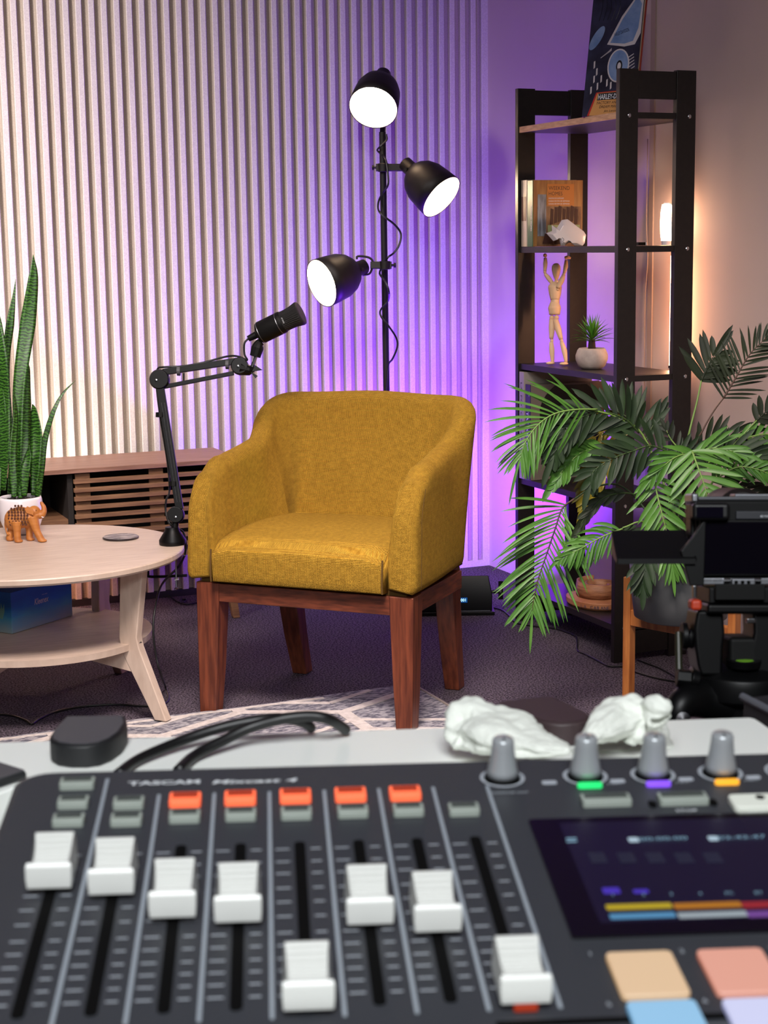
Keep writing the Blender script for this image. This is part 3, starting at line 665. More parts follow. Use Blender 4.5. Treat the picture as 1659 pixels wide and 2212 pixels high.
def snake_plant():
    c = onz(48, 1160, TZ) + Vector((0.01, 0.055, 0)); D = depth(c)
    t = thing('snake_plant', 'tall snake plant in a rounded glossy white pot on the round table', 'plant', c)
    b = MB(); b.lathe([(0, 0.0005), (0.032, 0.0005), (0.045, 0.012), (0.056, 0.040), (0.0585, 0.070), (0.056, 0.092), (0.0535, 0.099), (0.050, 0.099), (0.052, 0.09), (0.052, 0.085), (0, 0.085)], c, n=56); b.build('pot', M['white'], t, smooth=True)
    b = MB(); b.lathe([(0, 0.087), (0.0515, 0.087)], c, n=32, cap1=False); rp = random.Random(4)
    for i in range(46):
        a = rp.random() * 6.3; r = 0.046 * math.sqrt(rp.random()); b.ell(c + Vector((r * math.cos(a), r * math.sin(a), 0.089)), (0.006 + rp.random() * .003,) * 2 + (0.004,), n=8)
    tag_ = b.build('gravel', mat('dark_gravel', '#2a2523', 0.6), t, smooth=True); tag_['kind'] = 'stuff'
    sm = snakemat(); edge = None
    # leaf: spine pixels (with depth offsets), half widths in metres, facing angle
    LV = [
        ([(36, 1072, 0), (38, 960, -.01), (42, 830, 0), (60, 700, .01), (72, 600, .0), (72, 550, 0)], [.010, .014, .018, .021, .013, .0005], 0.1),
        ([(4, 1060, .01), (8, 960, .01), (5, 870, .02), (0, 780, .0), (-8, 700, 0), (-14, 640, 0)], [.015, .026, .031, .026, .016, .001], -0.2),
        ([(20, 1068, .02), (24, 960, .02), (12, 800, .03), (22, 700, .03), (30, 640, .03), (34, 603, .03)], [.006, .009, .012, .011, .004, .0005], 0.3),
        ([(50, 1070, .03), (52, 960, .04), (52, 870, .03), (56, 800, .03), (60, 783, .03)], [.010, .018, .020, .012, .002], 0.1),
        ([(72, 1070, -.01), (76, 1010, -.01), (78, 940, 0), (74, 890, 0), (70, 873, 0)], [.006, .015, .021, .011, .001], 0.0),
        ([(84, 1072, .0), (90, 1010, .0), (97, 950, .0), (115, 890, 0), (136, 850, .01), (163, 822, .01)], [.007, .009, .008, .006, .0035, .0004], 0.4),
        ([(52, 1072, -.03), (54, 1020, -.035), (60, 985, -.03), (63, 962, -.03)], [.007, .014, .012, .002], -0.3),
        ([(30, 1074, -.03), (30, 1040, -.03), (28, 980, -.03), (34, 900, -.02), (30, 840, -.02)], [.006, .010, .011, .008, .001], 0.5),
        ([(80, 1074, -.02), (82, 1052, -.025), (80, 1035, -.03)], [.008, .007, .001], 0.0),
        ([(44, 1076, -.03), (44, 1052, -.03), (46, 1040, -.03)], [.006, .004, .0008], 0.0),
        ([(-6, 1070, .01), (-10, 1000, .02), (-22, 900, .03), (-30, 820, .03), (-34, 790, .03)], [.010, .018, .02, .012, .001], -0.5),
        ([(-14, 1076, .0), (-26, 1010, .0), (-50, 930, -.02), (-80, 850, -.04)], [.010, .016, .015, .001], 0.5),
    ]
    for pts, ws, tw in LV:
        sp = catmull([P(x, y, D + d) for x, y, d in pts], 8); n = len(sp); rs = []; us = []; acc = 0
        for i, p in enumerate(sp):
            q = i / (n - 1) * (len(ws) - 1); k = min(int(q), len(ws) - 2); wd = ws[k] + (ws[k + 1] - ws[k]) * (q - k)
            tan = (sp[min(i + 1, n - 1)] - sp[max(i - 1, 0)]).normalized(); tw2 = tw + 0.5 * math.sin(i / n * 3 + pts[0][0])
            s = (rgt * math.cos(tw2) + fwd * math.sin(tw2)); s = (s - tan * s.dot(tan)).normalized(); nn = s.cross(tan)
            if i: acc += (p - sp[i - 1]).length
            row = []
            for u, f in ((-1, 0), (-.5, -.32), (0, -.42), (.5, -.32), (1, 0), (.5, -.10), (0, -.2), (-.5, -.10)):
                row.append(p + s * wd * u + nn * wd * f); us.append((u * wd * 1.0 + pts[0][0] * .013, acc))
            rs.append(row)
        b = MB(); b.rings(rs, uvs=us); b.build('leaf', sm, t, smooth=True)
snake_plant()

def elephant():
    D = depth(onz(50, 1170, TZ)); k = D / FPX
    o = onz(50, 1168, TZ)
    t = thing('elephant_figurine', 'carved wooden elephant figurine with raised trunk in front of the white pot', 'figurine', o)
    A = lambda x, y, d=0.0: P(x, y, D + d)
    R = Matrix((rgt, fwd, upv)).transposed()
    b = MB()
    b.ell(A(44, 1118), (27 * k, 0.022, 24 * k), R); b.ell(A(30, 1122), (21 * k, 0.021, 24 * k), R); b.ell(A(60, 1118), (18 * k, 0.020, 22 * k), R)
    b.ell(A(74, 1106), (14 * k, 0.017, 14 * k), R); b.ell(A(80, 1112), (10 * k, 0.013, 10 * k), R)
    b.tube([A(82, 1112), A(90, 1112), A(95, 1104), A(94, 1094), A(90, 1088), A(91, 1084)], [0.012, 0.0095, 0.0075, 0.006, 0.0045, 0.005], 12, 4)
    zf = lambda x, d: (lambda p: p)(P(x, 0, 1))
    for x0, y0, x1, d in ((28, 1135, 20, 0.012), (36, 1135, 38, -0.013), (64, 1130, 64, 0.012), (70, 1125, 90, -0.013)):
        g = A(x1, 1165, d); g.z = TZ + 0.0045
        b.tube([A(x0, y0 - 8, d), A((x0 + x1) / 2, 1148, d), g], [0.0155, 0.0095, 0.0095], 12, 3)
        f = g.copy(); f.z = TZ + 0.004; b.ell(f + rgt * 0.003, (0.0115, 0.010, 0.0045), n=12)
    b.tube([A(16, 1110), A(11, 1130), A(14, 1148), A(18, 1156)], [0.0035, 0.0028, 0.0028, 0.003], 8, 3)
    b.build('body', M['eleph'], t, remesh=0.0016)
    for d in (-1, 1):
        b = MB(); b.prism([(0, 0), (-.014, .004), (-.018, .014), (-.012, .022), (-.002, .018), (.006, .008), (.004, -.002)], A(69, 1112, 0.0175 * d + (0 if d < 0 else .003)), rgt, upv, 0.003); b.build('ear', M['eleph'], t, bevel=0.001)
    b = MB(); b.tube([A(89, 1115, -.006), A(93, 1118, -.008), A(95, 1116, -.009)], [0.0018, 0.0012, 0.0004], 6, 2); b.tube([A(89, 1115, .006), A(93, 1118, .008), A(95, 1116, .009)], [0.0018, 0.0012, 0.0004], 6, 2); b.build('tusks', M['white'], t)
    b = MB()
    for r_, (y, x0, x1) in enumerate(((1093, 33, 52), (1099, 23, 54), (1106, 19, 58), (1113, 18, 64), (1120, 19, 64), (1127, 20, 64), (1133, 23, 60))):
        x = x0 + (r_ % 2) * 1.5
        while x <= x1:
            dx = max(-1, min(1, (x - 42) / 36)); dy = (y - 1116) / 30; dd = -0.0228 * math.sqrt(max(0.05, 1 - dx * dx * .8 - dy * dy * .75))
            b.cyl(A(x, y, dd - 0.0012), A(x, y, dd + 0.006), 2.6 * k, n=8); x += 6.6
    o2 = b.build('pierced_holes', M['elephd'], t)
    b = MB(); b.ell(A(78, 1102, -.0155), (0.0012,) * 3, n=8); b.build('eye', M['elephd'], t)
elephant()

c = onz(261, 1163, TZ); b = MB(); b.lathe([(0, 0.0003), (0.0455, 0.0003), (0.0465, 0.0018), (0.0465, 0.004), (0.0455, 0.005), (0, 0.005)], c, n=64)
t = thing('coaster', 'thin round marbled coaster with dark rim lying alone on the pale tabletop', 'coaster', c); b.build('rim', mat('coaster_rim', '#231a1c', 0.4), t)
b = MB(); b.lathe([(0, 0.0051), (0.0448, 0.0051), (0.0448, 0.0056), (0, 0.0056)], c, n=64); b.build('top', mat('coaster_marble', '#4c4a52', 0.25, col2='#a39a98', cscale=22, stretch=(1, 2.5, 1), lo=.4, hi=.62), t)

def tissue_box():
    z = 0.1965
    A = onz(27, 1370, z); Bq = onz(157, 1330, z); xd = (Bq - A); W_ = xd.length; xd.normalize(); yd = Vector((-xd.y, xd.x, 0)); dpt = 0.115; h = 0.106
    t = thing('tissue_box', 'blue tissue box with white script lettering on the lower table shelf', 'tissue box', A + xd * W_ / 2)
    m = bpy.data.materials.new('printed_blue_carton'); m.use_nodes = True; nt = m.node_tree; N = nt.nodes; L = nt.links; bs = N['Principled BSDF']; bs.inputs['Roughness'].default_value = .4
    g = N.new('ShaderNodeTexCoord'); s = N.new('ShaderNodeSeparateXYZ'); L.new(g.outputs['Generated'], s.inputs[0]); n = N.new('ShaderNodeTexNoise'); n.inputs['Scale'].default_value = 3; L.new(g.outputs['Generated'], n.inputs[0])
    ad = N.new('ShaderNodeMath'); ad.operation = 'MULTIPLY_ADD'; L.new(n.outputs['Fac'], ad.inputs[0]); ad.inputs[1].default_value = .3; L.new(s.outputs['Z'], ad.inputs[2])
    r = N.new('ShaderNodeValToRGB'); el = r.color_ramp.elements; el[0].position = .15; el[0].color = lin('#8f9c9e'); el[1].position = .95; el[1].color = lin('#1f62bc'); q = el.new(.5); q.color = lin('#4a9cc4'); q = el.new(.7); q.color = lin('#2578cc')
    L.new(ad.outputs[0], r.inputs[0]); L.new(r.outputs[0], bs.inputs['Base Color'])
    R = Matrix.Translation(A) @ Matrix((xd, yd, Vector((0, 0, 1)))).transposed().to_4x4()
    b = MB(); b.box((0, 0, 0.0005), (W_, dpt, h), R); b.build('carton', m, t, bevel=0.0012)
    b = MB(); text_mesh(b, 'Kleenex', A + xd * (W_ * .37) + Vector((0, 0, .058)) - yd * .0002, xd, Vector((0, 0, 1)), 0.0155, 0.054, off=0.012, shear=.25); text_mesh(b, 'FACIAL TISSUE', A + xd * (W_ * .50) + Vector((0, 0, .078)) - yd * .0002, xd, Vector((0, 0, 1)), 0.0022, 0.02); b.build('lettering', M['printw'], t)
    # pale leaf motif on the short end
    b = MB(); b.open = True
    for i in range(6):
        a = .5 + i * .25; o = A + yd * .03 + Vector((0, 0, .035)) - xd * .0006; d = (yd * math.cos(a) + Vector((0, 0, math.sin(a)))); s_ = (-yd * math.sin(a) + Vector((0, 0, math.cos(a))))
        b.add([o, o + d * .022 - s_ * .004, o + d * .042, o + d * .022 + s_ * .004], [(0, 1, 2, 3)])
    b.build('leaf_motif', mat('pale_teal', '#7fb8b0', .5), t)
    b = MB(); c = A + xd * W_ / 2 + yd * dpt / 2 + Vector((0, 0, h + .0002)); b.lathe([(0, 0), (.028, 0), (.028, .0006), (0, .0006)], c, n=32); b.build('opening', mat('carton_slot', '#20304a', .8), t)
tissue_box()

# ------------------------------------------------------------ things on the bookcase
def frame_box(o, xd, yd, zd): return Matrix.Translation(Vector(o)) @ Matrix((Vector(xd).normalized(), Vector(yd).normalized(), Vector(zd).normalized())).transposed().to_4x4()
def motor_book():
    zt = SHZ[0] + 0.0095
    A = onz(1257, 252, zt); B = onz(1368, 246, zt); xd = (B - A); xd.z = 0; Wd = xd.length; xd.normalize()
    n0 = Vector((xd.y, -xd.x, 0))               # towards the viewer
    # lean back about the bottom edge
    lean = 0.235; yd = (Vector((0, 0, 1)) * math.cos(lean) - n0 * math.sin(lean)).normalized()
    nn = xd.cross(yd); H_ = 0.345; T = 0.024
    t = thing('large_book', 'large hardcover motorcycle book leaning on the top of the bookcase', 'book', A + xd * Wd / 2)
    F = frame_box(A - nn * 0.0, xd, -nn, yd) if False else Matrix.Translation(A) @ Matrix((xd, -nn, yd)).transposed().to_4x4()
    b = MB(); b.box((0.004, 0.003, 0.004), (Wd - 0.004, T - 0.003, H_ - 0.004), F); b.build('pages', mat('cream_pages', '#c9bfa2', .8), t)
    red = mat('red_book_board', '#8c2a1c', .45); drk = mat('dark_cover', '#1a1a26', .3, col2='#33354c', cscale=18)
    b = MB(); b.box((0, 0, 0), (Wd, 0.003, H_), F); cv = b.build('front_cover', drk, t)
    b = MB(); b.box((0, T - 0.003, 0), (Wd, T, H_), F); b.box((0, 0.003, 0), (0.003, T - .003, H_), F); b.build('back_cover', red, t)
    def poly(pts, m, nm, d=0.0004): 
        q = MB(); q.prism(pts, A + nn * (d - .0002), xd, yd, .0003); return q.build(nm, m, cv)
    def oval(cx, cy, rx, ry, rot=0, n=28): return [(cx + rx * math.cos(a) * math.cos(rot) - ry * math.sin(a) * math.sin(rot), cy + rx * math.cos(a) * math.sin(rot) + ry * math.sin(a) * math.cos(rot)) for a in [2 * PI * i / n for i in range(n)]]
    W1 = mat('cover_white', '#c9c2c4', .35); BL = mat('cover_steel_blue', '#5b78a8', .35, col2='#8299bf', cscale=20); DK = mat('cover_black', '#0b0b10', .4)
    TN = mat('cover_tan', '#c98f4e', .5); RD = mat('cover_red', '#b02a1e', .4)
    w = Wd
    poly([(.36 * w, .195), (.60 * w, .27), (.92 * w, .338), (w - .001, .338), (w - .001, .22), (.9 * w, .19), (.7 * w, .186)], W1, 'picture_tank')
    poly([(.42 * w, .199), (.62 * w, .262), (.88 * w, .322), (.965 * w, .30), (.94 * w, .235), (.86 * w, .20), (.7 * w, .194)], BL, 'picture_tank_panel', .0008)
    poly(oval(.15 * w, .215, .013, .036, -.5), BL, 'picture_fork')
    poly(oval(.62 * w, .135, .21 * w, .046), W1, 'picture_disc'); poly(oval(.62 * w, .135, .185 * w, .042), BL, 'picture_disc_face', .0008); poly(oval(.64 * w, .133, .06 * w, .016), DK, 'picture_disc_hub', .0012); poly(oval(.64 * w, .133, .035 * w, .010), W1, 'picture_disc_badge', .0016)
    q = MB()
    for i in range(7): q.prism([(.84 * w - i * .0035, .10 + i * .0075), (.96 * w - i * .0015, .112 + i * .0085), (.96 * w - i * .0015, .1145 + i * .0085), (.84 * w - i * .0035, .1025 + i * .0075)], A + nn * .0003, xd, yd, .0003)
    for i in range(6): q.prism([(.26 * w + i * .004, .158 + i * .003), (.46 * w, .177 + i * .0012), (.46 * w, .179 + i * .0012), (.26 * w + i * .004, .1605 + i * .003)], A + nn * .0003, xd, yd, .0003)
    for i, (x, y) in enumerate(((.14, .13), (.2, .11), (.3, .09), (.16, .09), (.24, .07), (.42, .078), (.5, .07), (.7, .075), (.85, .08), (.12, .06))): q.prism([(x * w, y), (x * w + .004, y + .004), (x * w + .003, y + .022), (x * w - .001, y + .02)], A + nn * .0003, xd, yd, .0003)
    q.build('picture_engine_fins', W1, cv)
    q = MB()
    for i in range(5): q.tube([A + xd * (.18 * w + i * .01) + yd * (.335) + nn * .0006, A + xd * (.2 * w + i * .013) + yd * .30 + nn * .0006, A + xd * (.16 * w + i * .012) + yd * .262 + nn * .0006], .0008, 4, 3)
    q.build('picture_branches', DK, cv)
    poly([(.10 * w, 0.001), (w - .001, 0.001), (w - .001, .068), (.24 * w, .064)], RD, 'title_border', .0006)
    poly([(.14 * w, 0.001), (w - .001, 0.001), (w - .001, .0655), (.265 * w, .0615)], TN, 'title_panel', .0010)
    poly([(.27 * w, .042), (w - .001, .044), (w - .001, .0635), (.285 * w, .0605)], DK, 'title_bar', .0014)
    q = MB(); text_mesh(q, 'HARLEY-DAVIDSON', A + xd * .29 * w + yd * .0445 + nn * .0018, xd, yd, .0135, .69 * w * 1.0, off=.02); q.build('title', M['printw'], cv)
    q = MB(); text_mesh(q, 'FACTORY AND CUSTOM', A + xd * .27 * w + yd * .031 + nn * .0014, xd, yd, .0075, .70 * w, shear=.2); text_mesh(q, 'DREAM MACHINES', A + xd * .33 * w + yd * .020 + nn * .0014, xd, yd, .0075, .52 * w, shear=.2); text_mesh(q, 'Jim Lensveld', A + xd * .42 * w + yd * .009 + nn * .0014, xd, yd, .0055, .33 * w, shear=.3)
    text_mesh(q, 'HARLEY DAVIDSON', A + xd * .50 * w + yd * .215 + nn * .0012, (xd + yd * .32).normalized(), (yd - xd * .32).normalized(), .010, .042); q.build('subtitle', DK, cv)
motor_book()

def shelf_book(nm, label, x0, y0, th, wid, z, h, cov, spine, page='#cfc6b2', group=None, tilt=0):
    """upright book: spine faces the room (-x), front cover faces the near end (-y)"""
    t = thing(nm, label, 'book', (x0 + wid / 2, y0 + th / 2, z), group)
    b = MB(); b.box((x0 + .004, y0 + .003, z + .003), (x0 + wid - .003, y0 + th - .003, z + h - .003)); b.build('pages', mat(nm + '_pages', page, .8), t)
    b = MB(); b.box((x0, y0, z), (x0 + wid, y0 + .003, z + h)); c = b.build('front_cover', cov, t, bevel=.0006)
    b = MB(); b.box((x0, y0 + th - .003, z), (x0 + wid, y0 + th, z + h)); b.build('back_cover', cov, t, bevel=.0006)
    b = MB(); b.box((x0 - .0015, y0 + .0005, z), (x0 + .002, y0 + th - .0005, z + h)); s = b.build('spine', spine, t, bevel=.0012)
    return t, c, s
z = SHZ[1] + .0095
X, Y_, Zv = Vector((1, 0, 0)), Vector((0, 1, 0)), Vector((0, 0, 1))
wb = mat('brown_white_spine', '#b9ad98', .5)
t, c, s = shelf_book('hardcover_book', 'thick hardcover book with cream and brown spine, leftmost on the second shelf', 2.286, 4.279, .036, .165, z, .193, wb, wb)
b = MB(); b.box((2.2838, 4.284, z + .075), (2.2846, 4.310, z + .145)); b.build('spine_band', mat('brown_spine_band', '#5a2c1a', .5), s)
gr = mat('green_spine', '#2d5a30', .4); tanc = mat('photo_cover_tan', '#a87a42', .45, col2='#8a5a30', cscale=25, stretch=(3, 1, .4))
t, c, s = shelf_book('hardcover_book', 'hardcover book with green spine and a photo of a wooden porch on its cover', 2.287, 4.244, .034, .165, z, .191, tanc, gr)
def flat(x0, z0, x1, z1, y, m, nm, par, pts=None):
    b = MB(); b.box((x0, y - .0004, z0), (x1, y, z1)); return b.build(nm, m, par)
bx = 2.287; y = 4.244
flat(bx + .012, z + .002, bx + .160, z + .115, y - .0001, mat('cover_brown_room', '#4a3020', .5, col2='#8f6a48', cscale=14, stretch=(3, 1, 1)), 'cover_picture', c)
flat(bx + .014, z + .03, bx + .042, z + .15, y - .0006, mat('cover_window', '#8f96a0', .5, col2='#5a5a60', cscale=20, stretch=(6, 1, 1)), 'cover_picture_window', c)
flat(bx + .045, z + .118, bx + .135, z + .180, y - .0010, mat('cover_title_panel', '#b5712e', .5), 'title_panel', c)
flat(bx + .048, z + .03, bx + .155, z + .062, y - .0006, mat('cover_grass', '#8f9a6a', .6), 'cover_picture_ground', c)
b = MB(); mcl = mat('cover_cloth', '#3d2018', .6)
for i in range(7): b.prism([(0, 0), (.010, .003), (.012, .045), (.002, .048)], (bx + .055 + i * .0135, y - .0012, z + .062 + (i % 3) * .004), X, Zv, .0003)
b.prism([(0, 0), (.035, 0), (.03, .025), (.008, .03)], (bx + .03, y - .0012, z + .008), X, Zv, .0003); b.prism([(0, 0), (.04, 0), (.035, .02), (.004, .02)], (bx + .07, y - .0012, z + .006), X, Zv, .0003)
b.build('cover_picture_clothes', mcl, c)
b = MB(); text_mesh(b, 'WEEKEND', (bx + .050, y - .0012, z + .163), X, Zv, .011, .070); text_mesh(b, 'HOMES', (bx + .050, y - .0012, z + .147), X, Zv, .011, .046); b.build('title', mat('title_dark', '#3a2a1c', .5), c)
b = MB()
for i, s_ in enumerate(('MAISONS DE CAMPAGNE', 'CASAS DE FIN DE SEMANA', 'CASAS DE FIM DE SEMANA')): text_mesh(b, s_, (bx + .050, y - .0014, z + .137 - i * .008), X, Zv, .004, .07 if i else .05)
b.build('subtitle', M['printw'], c)
b = MB(); text_mesh(b, 'WEEKEND HOMES', (bx - .0017, y + .012, z + .12), -Zv, Y_ if 0 else -Y_, .006, .075); b.build('spine_title', M['printw'], s)

def rhino():
    z = SHZ[1] + .0095; D = depth((2.36, 4.16, z)); k = D / FPX
    o = P(1232, 534, D); o.z = z
    t = thing('animal_figurine', 'white faceted ceramic animal figurine with horns in front of the porch book', 'figurine', o)
    g = lambda x, y, d: P(x, y, D + d)
    m = mat('white_ceramic', '#cfc6c6', .25, coat=.3)
    # faceted body: outline sections stepped through its thickness
    out = [(1213, 477), (1226, 475), (1262, 502), (1267, 510), (1264, 528), (1259, 534), (1241, 534), (1238, 529), (1230, 526), (1222, 531), (1220, 534), (1211, 534), (1208, 520), (1200, 519), (1195, 524), (1179, 506), (1192, 501), (1191, 488), (1203, 494)]
    cx = sum(p[0] for p in out) / len(out); cy = sum(p[1] for p in out) / len(out)
    rs = []
    for d, s_ in ((-.030, .66), (-.019, .98), (.019, .98), (.030, .66)):
        rs.append([g(cx + (x - cx) * s_, cy + (y - cy) * (s_ if y < 520 or s_ > .9 else s_), d) for x, y in out])
    zmin = min(v.z for r in rs for v in r)
    for r in rs:
        for v in r: v.z += (z + .0004 - zmin)
    b = MB(); b.rings(rs); b.build('body', m, t, bevel=.0015)
    b = MB(); c0 = g(1214, 513, -.0315); b.tube([c0, c0 + rgt * .006 - upv * .006, c0 + rgt * .002 - upv * .012, c0 + rgt * .009 - upv * .016], .0006, 5, 4); b.build('painted_mark', mat('grey_mark', '#55555c', .5), t)
rhino()

def led_lamp():
    z = SHZ[1] + .0095; o = ony(1439, 528, 3.93); o.z = z
    t = thing('led_lantern', 'glowing white oval lantern on the second shelf behind the near frame', 'lamp', o)
    m = mat('lit_lantern', '#ffffff', .4, emis='#ffc79a', estr=36)
    b = MB(); b.lathe([(0, .012), (.014, .012), (.0165, .03), (.0175, .06), (.0165, .09), (.013, .112), (0, .114)], o, n=32); b.build('diffuser', m, t, smooth=True)
    b = MB(); b.lathe([(0, .0004), (.013, .0004), (.014, .012), (0, .012)], o, n=32); b.build('base', M['white'], t)
    b = MB(); b.lathe([(0, .1135), (.010, .1135), (.008, .118), (0, .118)], o, n=24); b.build('cap', M['white'], t)
    p = ony(1384, 528, 3.90); p.z = z
    t = thing('small_box', 'small black box beside the lantern on the second shelf', 'box', p)
    b = MB(); b.box((p.x - .013, p.y - .01, z + .0003), (p.x + .010, p.y + .01, z + .009)); b.build('body', M['black'], t, bevel=.001)
    b = MB(); b.box((p.x + .0105, p.y - .008, z + .0003), (p.x + .015, p.y + .008, z + .0085)); b.build('end_cap', M['white'], t, bevel=.0008)
    z = SHZ[2] + .0095; o = ony(1449.5, 795, 3.91); o.z = z
    t = thing('led_tube', 'slim upright glowing tube light on the third shelf behind the near rear post', 'lamp', o)
    b = MB(); b.lathe([(0, .008), (.0055, .008), (.0055, .315), (0, .316)], o, n=16); b.build('tube', mat('lit_tube', '#ffffff', .4, emis='#ffb98a', estr=60), t, smooth=False)
    b = MB(); b.lathe([(0, .0003), (.008, .0003), (.008, .008), (0, .008)], o, n=16); b.build('foot', M['black'], t)
led_lamp()

def mannequin():
    z = SHZ[2] + .0095; D = depth((2.35, 4.20, z)); k = D / FPX
    g = lambda x, y, d=0: P(x, y, D + d)
    f1, f2 = g(1190, 790, .0), g(1215, 792, -.03)
    t = thing('artist_mannequin', 'jointed pale wooden artist mannequin with raised arms on the third shelf', 'figurine', ((f1 + f2) / 2).to_tuple()[:2] + (z,))
    m = M['manq']
    def limb(pts, rads, nm):
        b = MB(); b.tube(pts, rads, 14, 4); return b.build(nm, m, t, smooth=True)
    b = MB(); ax = (g(1201, 569) - g(1202, 604)).normalized(); b.lathe([(0, 0), (.0055, .001), (.0095, .012), (.0135, .028), (.0125, .040), (.007, .047), (0, .049)], g(1202, 604), ax, 24); b.build('head', m, t, smooth=True)
    b = MB(); b.cyl(g(1202, 611), g(1202, 602), .0048, n=12); b.ell(g(1202, 609), (.007,) * 3, n=12); b.build('neck', m, t, smooth=True)
    limb([g(1201, 610), g(1199, 620), g(1199, 635), g(1199, 648)], [.010, .021, .018, .0135], 'chest')
    limb([g(1199, 646), g(1199, 656)], [.013, .0135], 'waist')
    limb([g(1198, 653), g(1198, 665), g(1198, 680)], [.013, .0195, .016], 'pelvis')
    for x, d in ((1192, .0), (1202, -.012)): b = MB(); b.ell(g(x, 686, d), (.0075,) * 3, n=12); b.build('hip_joint', m, t, smooth=True)
    limb([g(1192, 690), g(1192, 710), g(1191, 732)], [.008, .0095, .006], 'thigh'); limb([g(1200, 690, -.012), g(1206, 712, -.02), g(1212, 733, -.025)], [.008, .0100, .006], 'thigh')
    for p in (g(1192, 736), g(1213, 736, -.026)): b = MB(); b.ell(p, (.0055,) * 3, n=12); b.build('knee_joint', m, t, smooth=True)
    limb([g(1191, 739), g(1192, 758), g(1194, 785)], [.006, .0085, .0045], 'shin'); limb([g(1213, 739, -.026), g(1219, 758, -.028), g(1223, 783, -.03)], [.006, .0085, .0045], 'shin')
    for x, d in ((1190, 0), (1219, -.03)):
        p = g(x, 790, d); p.z = z + .005; b = MB(); b.ell(p - rgt * .002 - fwd * .006, (.014, .010, .0048), n=14); b.build('foot', m, t, smooth=True)
    limb([g(1193, 612), g(1185, 601), g(1177, 591)], [.0055, .007, .0045], 'upper_arm'); limb([g(1177, 586), g(1178, 570), g(1178, 557)], [.0045, .0068, .0045], 'forearm')
    limb([g(1205, 622, -.02), g(1213, 606, -.026), g(1218, 594, -.03)], [.0065, .0085, .005], 'upper_arm'); limb([g(1219, 590, -.03), g(1222, 576, -.03), g(1223, 562, -.03)], [.0045, .0068, .0042], 'forearm')
    for p in (g(1177, 588), g(1218, 592, -.03), g(1205, 625, -.018)): b = MB(); b.ell(p, (.0048,) * 3, n=12); b.build('elbow_joint', m, t, smooth=True)
    limb([g(1176, 555), g(1178, 551), g(1180, 548.5)], [.0045, .0068, .0025], 'hand'); limb([g(1220, 558, -.03), g(1226, 556, -.03), g(1233, 558, -.03)], [.005, .0058, .0025], 'hand')
mannequin()

def leaflet(b, p, d, nrm, L, wd, droop=0.0, seg=6, fold=0.35, curl=0.0):
    """one tapering leaf strip from p along d with surface normal nrm"""
    d = d.normalized(); pos = p.copy(); rows = []
    for i in range(seg + 1):
        u = i / seg; ww = wd * (0.35 + 1.9 * u) * (1 - u) ** 0.75 * 1.05 if u < 1 else 0.0002
        ww = min(ww, wd); s = d.cross(nrm).normalized(); n2 = s.cross(d)
        rows.append((pos - s * ww / 2 + n2 * ww * fold * 0.5, pos.copy(), pos + s * ww / 2 + n2 * ww * fold * 0.5))
        if i < seg:
            pos = pos + d * (L / seg); d = (d + Vector((0, 0, -1)) * droop / seg + n2 * curl / seg).normalized()
    vs = [q for r in rows for q in r]; fs = []
    for i in range(seg): fs += [(3 * i, 3 * i + 1, 3 * i + 4, 3 * i + 3), (3 * i + 1, 3 * i + 2, 3 * i + 5, 3 * i + 4)]
    b.open = True; b.add(vs, fs)

def frond(name, pts, n, L, wd, ang, m, parent, stemm=None, start=0.15, droop=0.3, face=None, sides=(-1, 1), r=0.002, tipf=0.55, jit=0.12, seg=6, rev=False, endleaf=True):
    sp = catmull([Vector(p) for p in pts], 8); N_ = len(sp); b = MB()
    rr = random.Random(int(abs(sp[0].x * 1e4 + sp[-1].z * 1e4)) + n)
    for i in range(n):
        u = start + (1 - start) * (i / max(1, n - 1)) * 0.985; q = u * (N_ - 1); k = min(int(q), N_ - 2); p = sp[k].lerp(sp[k + 1], q - k)
        tan = (sp[min(k + 2, N_ - 1)] - sp[max(k - 1, 0)]).normalized()
        nr = Vector(face) if face is not None else -fwd
        nr = (nr - tan * nr.dot(tan)).normalized(); sd = tan.cross(nr).normalized()
        prof = math.sin(PI * min(1, 0.22 + 0.78 * (i / n) ** 0.8)) ; prof = 0.45 + 0.55 * prof; prof *= (1 - (1 - tipf) * (i / n) ** 2)
        for s in sides:
            a = ang * (1 - 0.45 * i / n) + rr.uniform(-jit, jit)
            d = tan * math.cos(a) + sd * s * math.sin(a) + nr * rr.uniform(-.18, .18)
            leaflet(b, p, d, nr + sd * rr.uniform(-.35, .35), L * prof * rr.uniform(.88, 1.1), wd * rr.uniform(.85, 1.12), droop * rr.uniform(.6, 1.3), seg)
    if endleaf: 
        tan = (sp[-1] - sp[-3]).normalized(); leaflet(b, sp[-1], tan, (-fwd - tan * (-fwd).dot(tan)).normalized(), L * tipf, wd, droop, seg)
    f = b.build(name, m, parent, smooth=True)
    s = MB(); s.tube(sp, [r * 1.2, r * 1.0, r * .7, r * .4], 6); s.build('stalk', stemm or M['stem'], f, smooth=True)
    return f

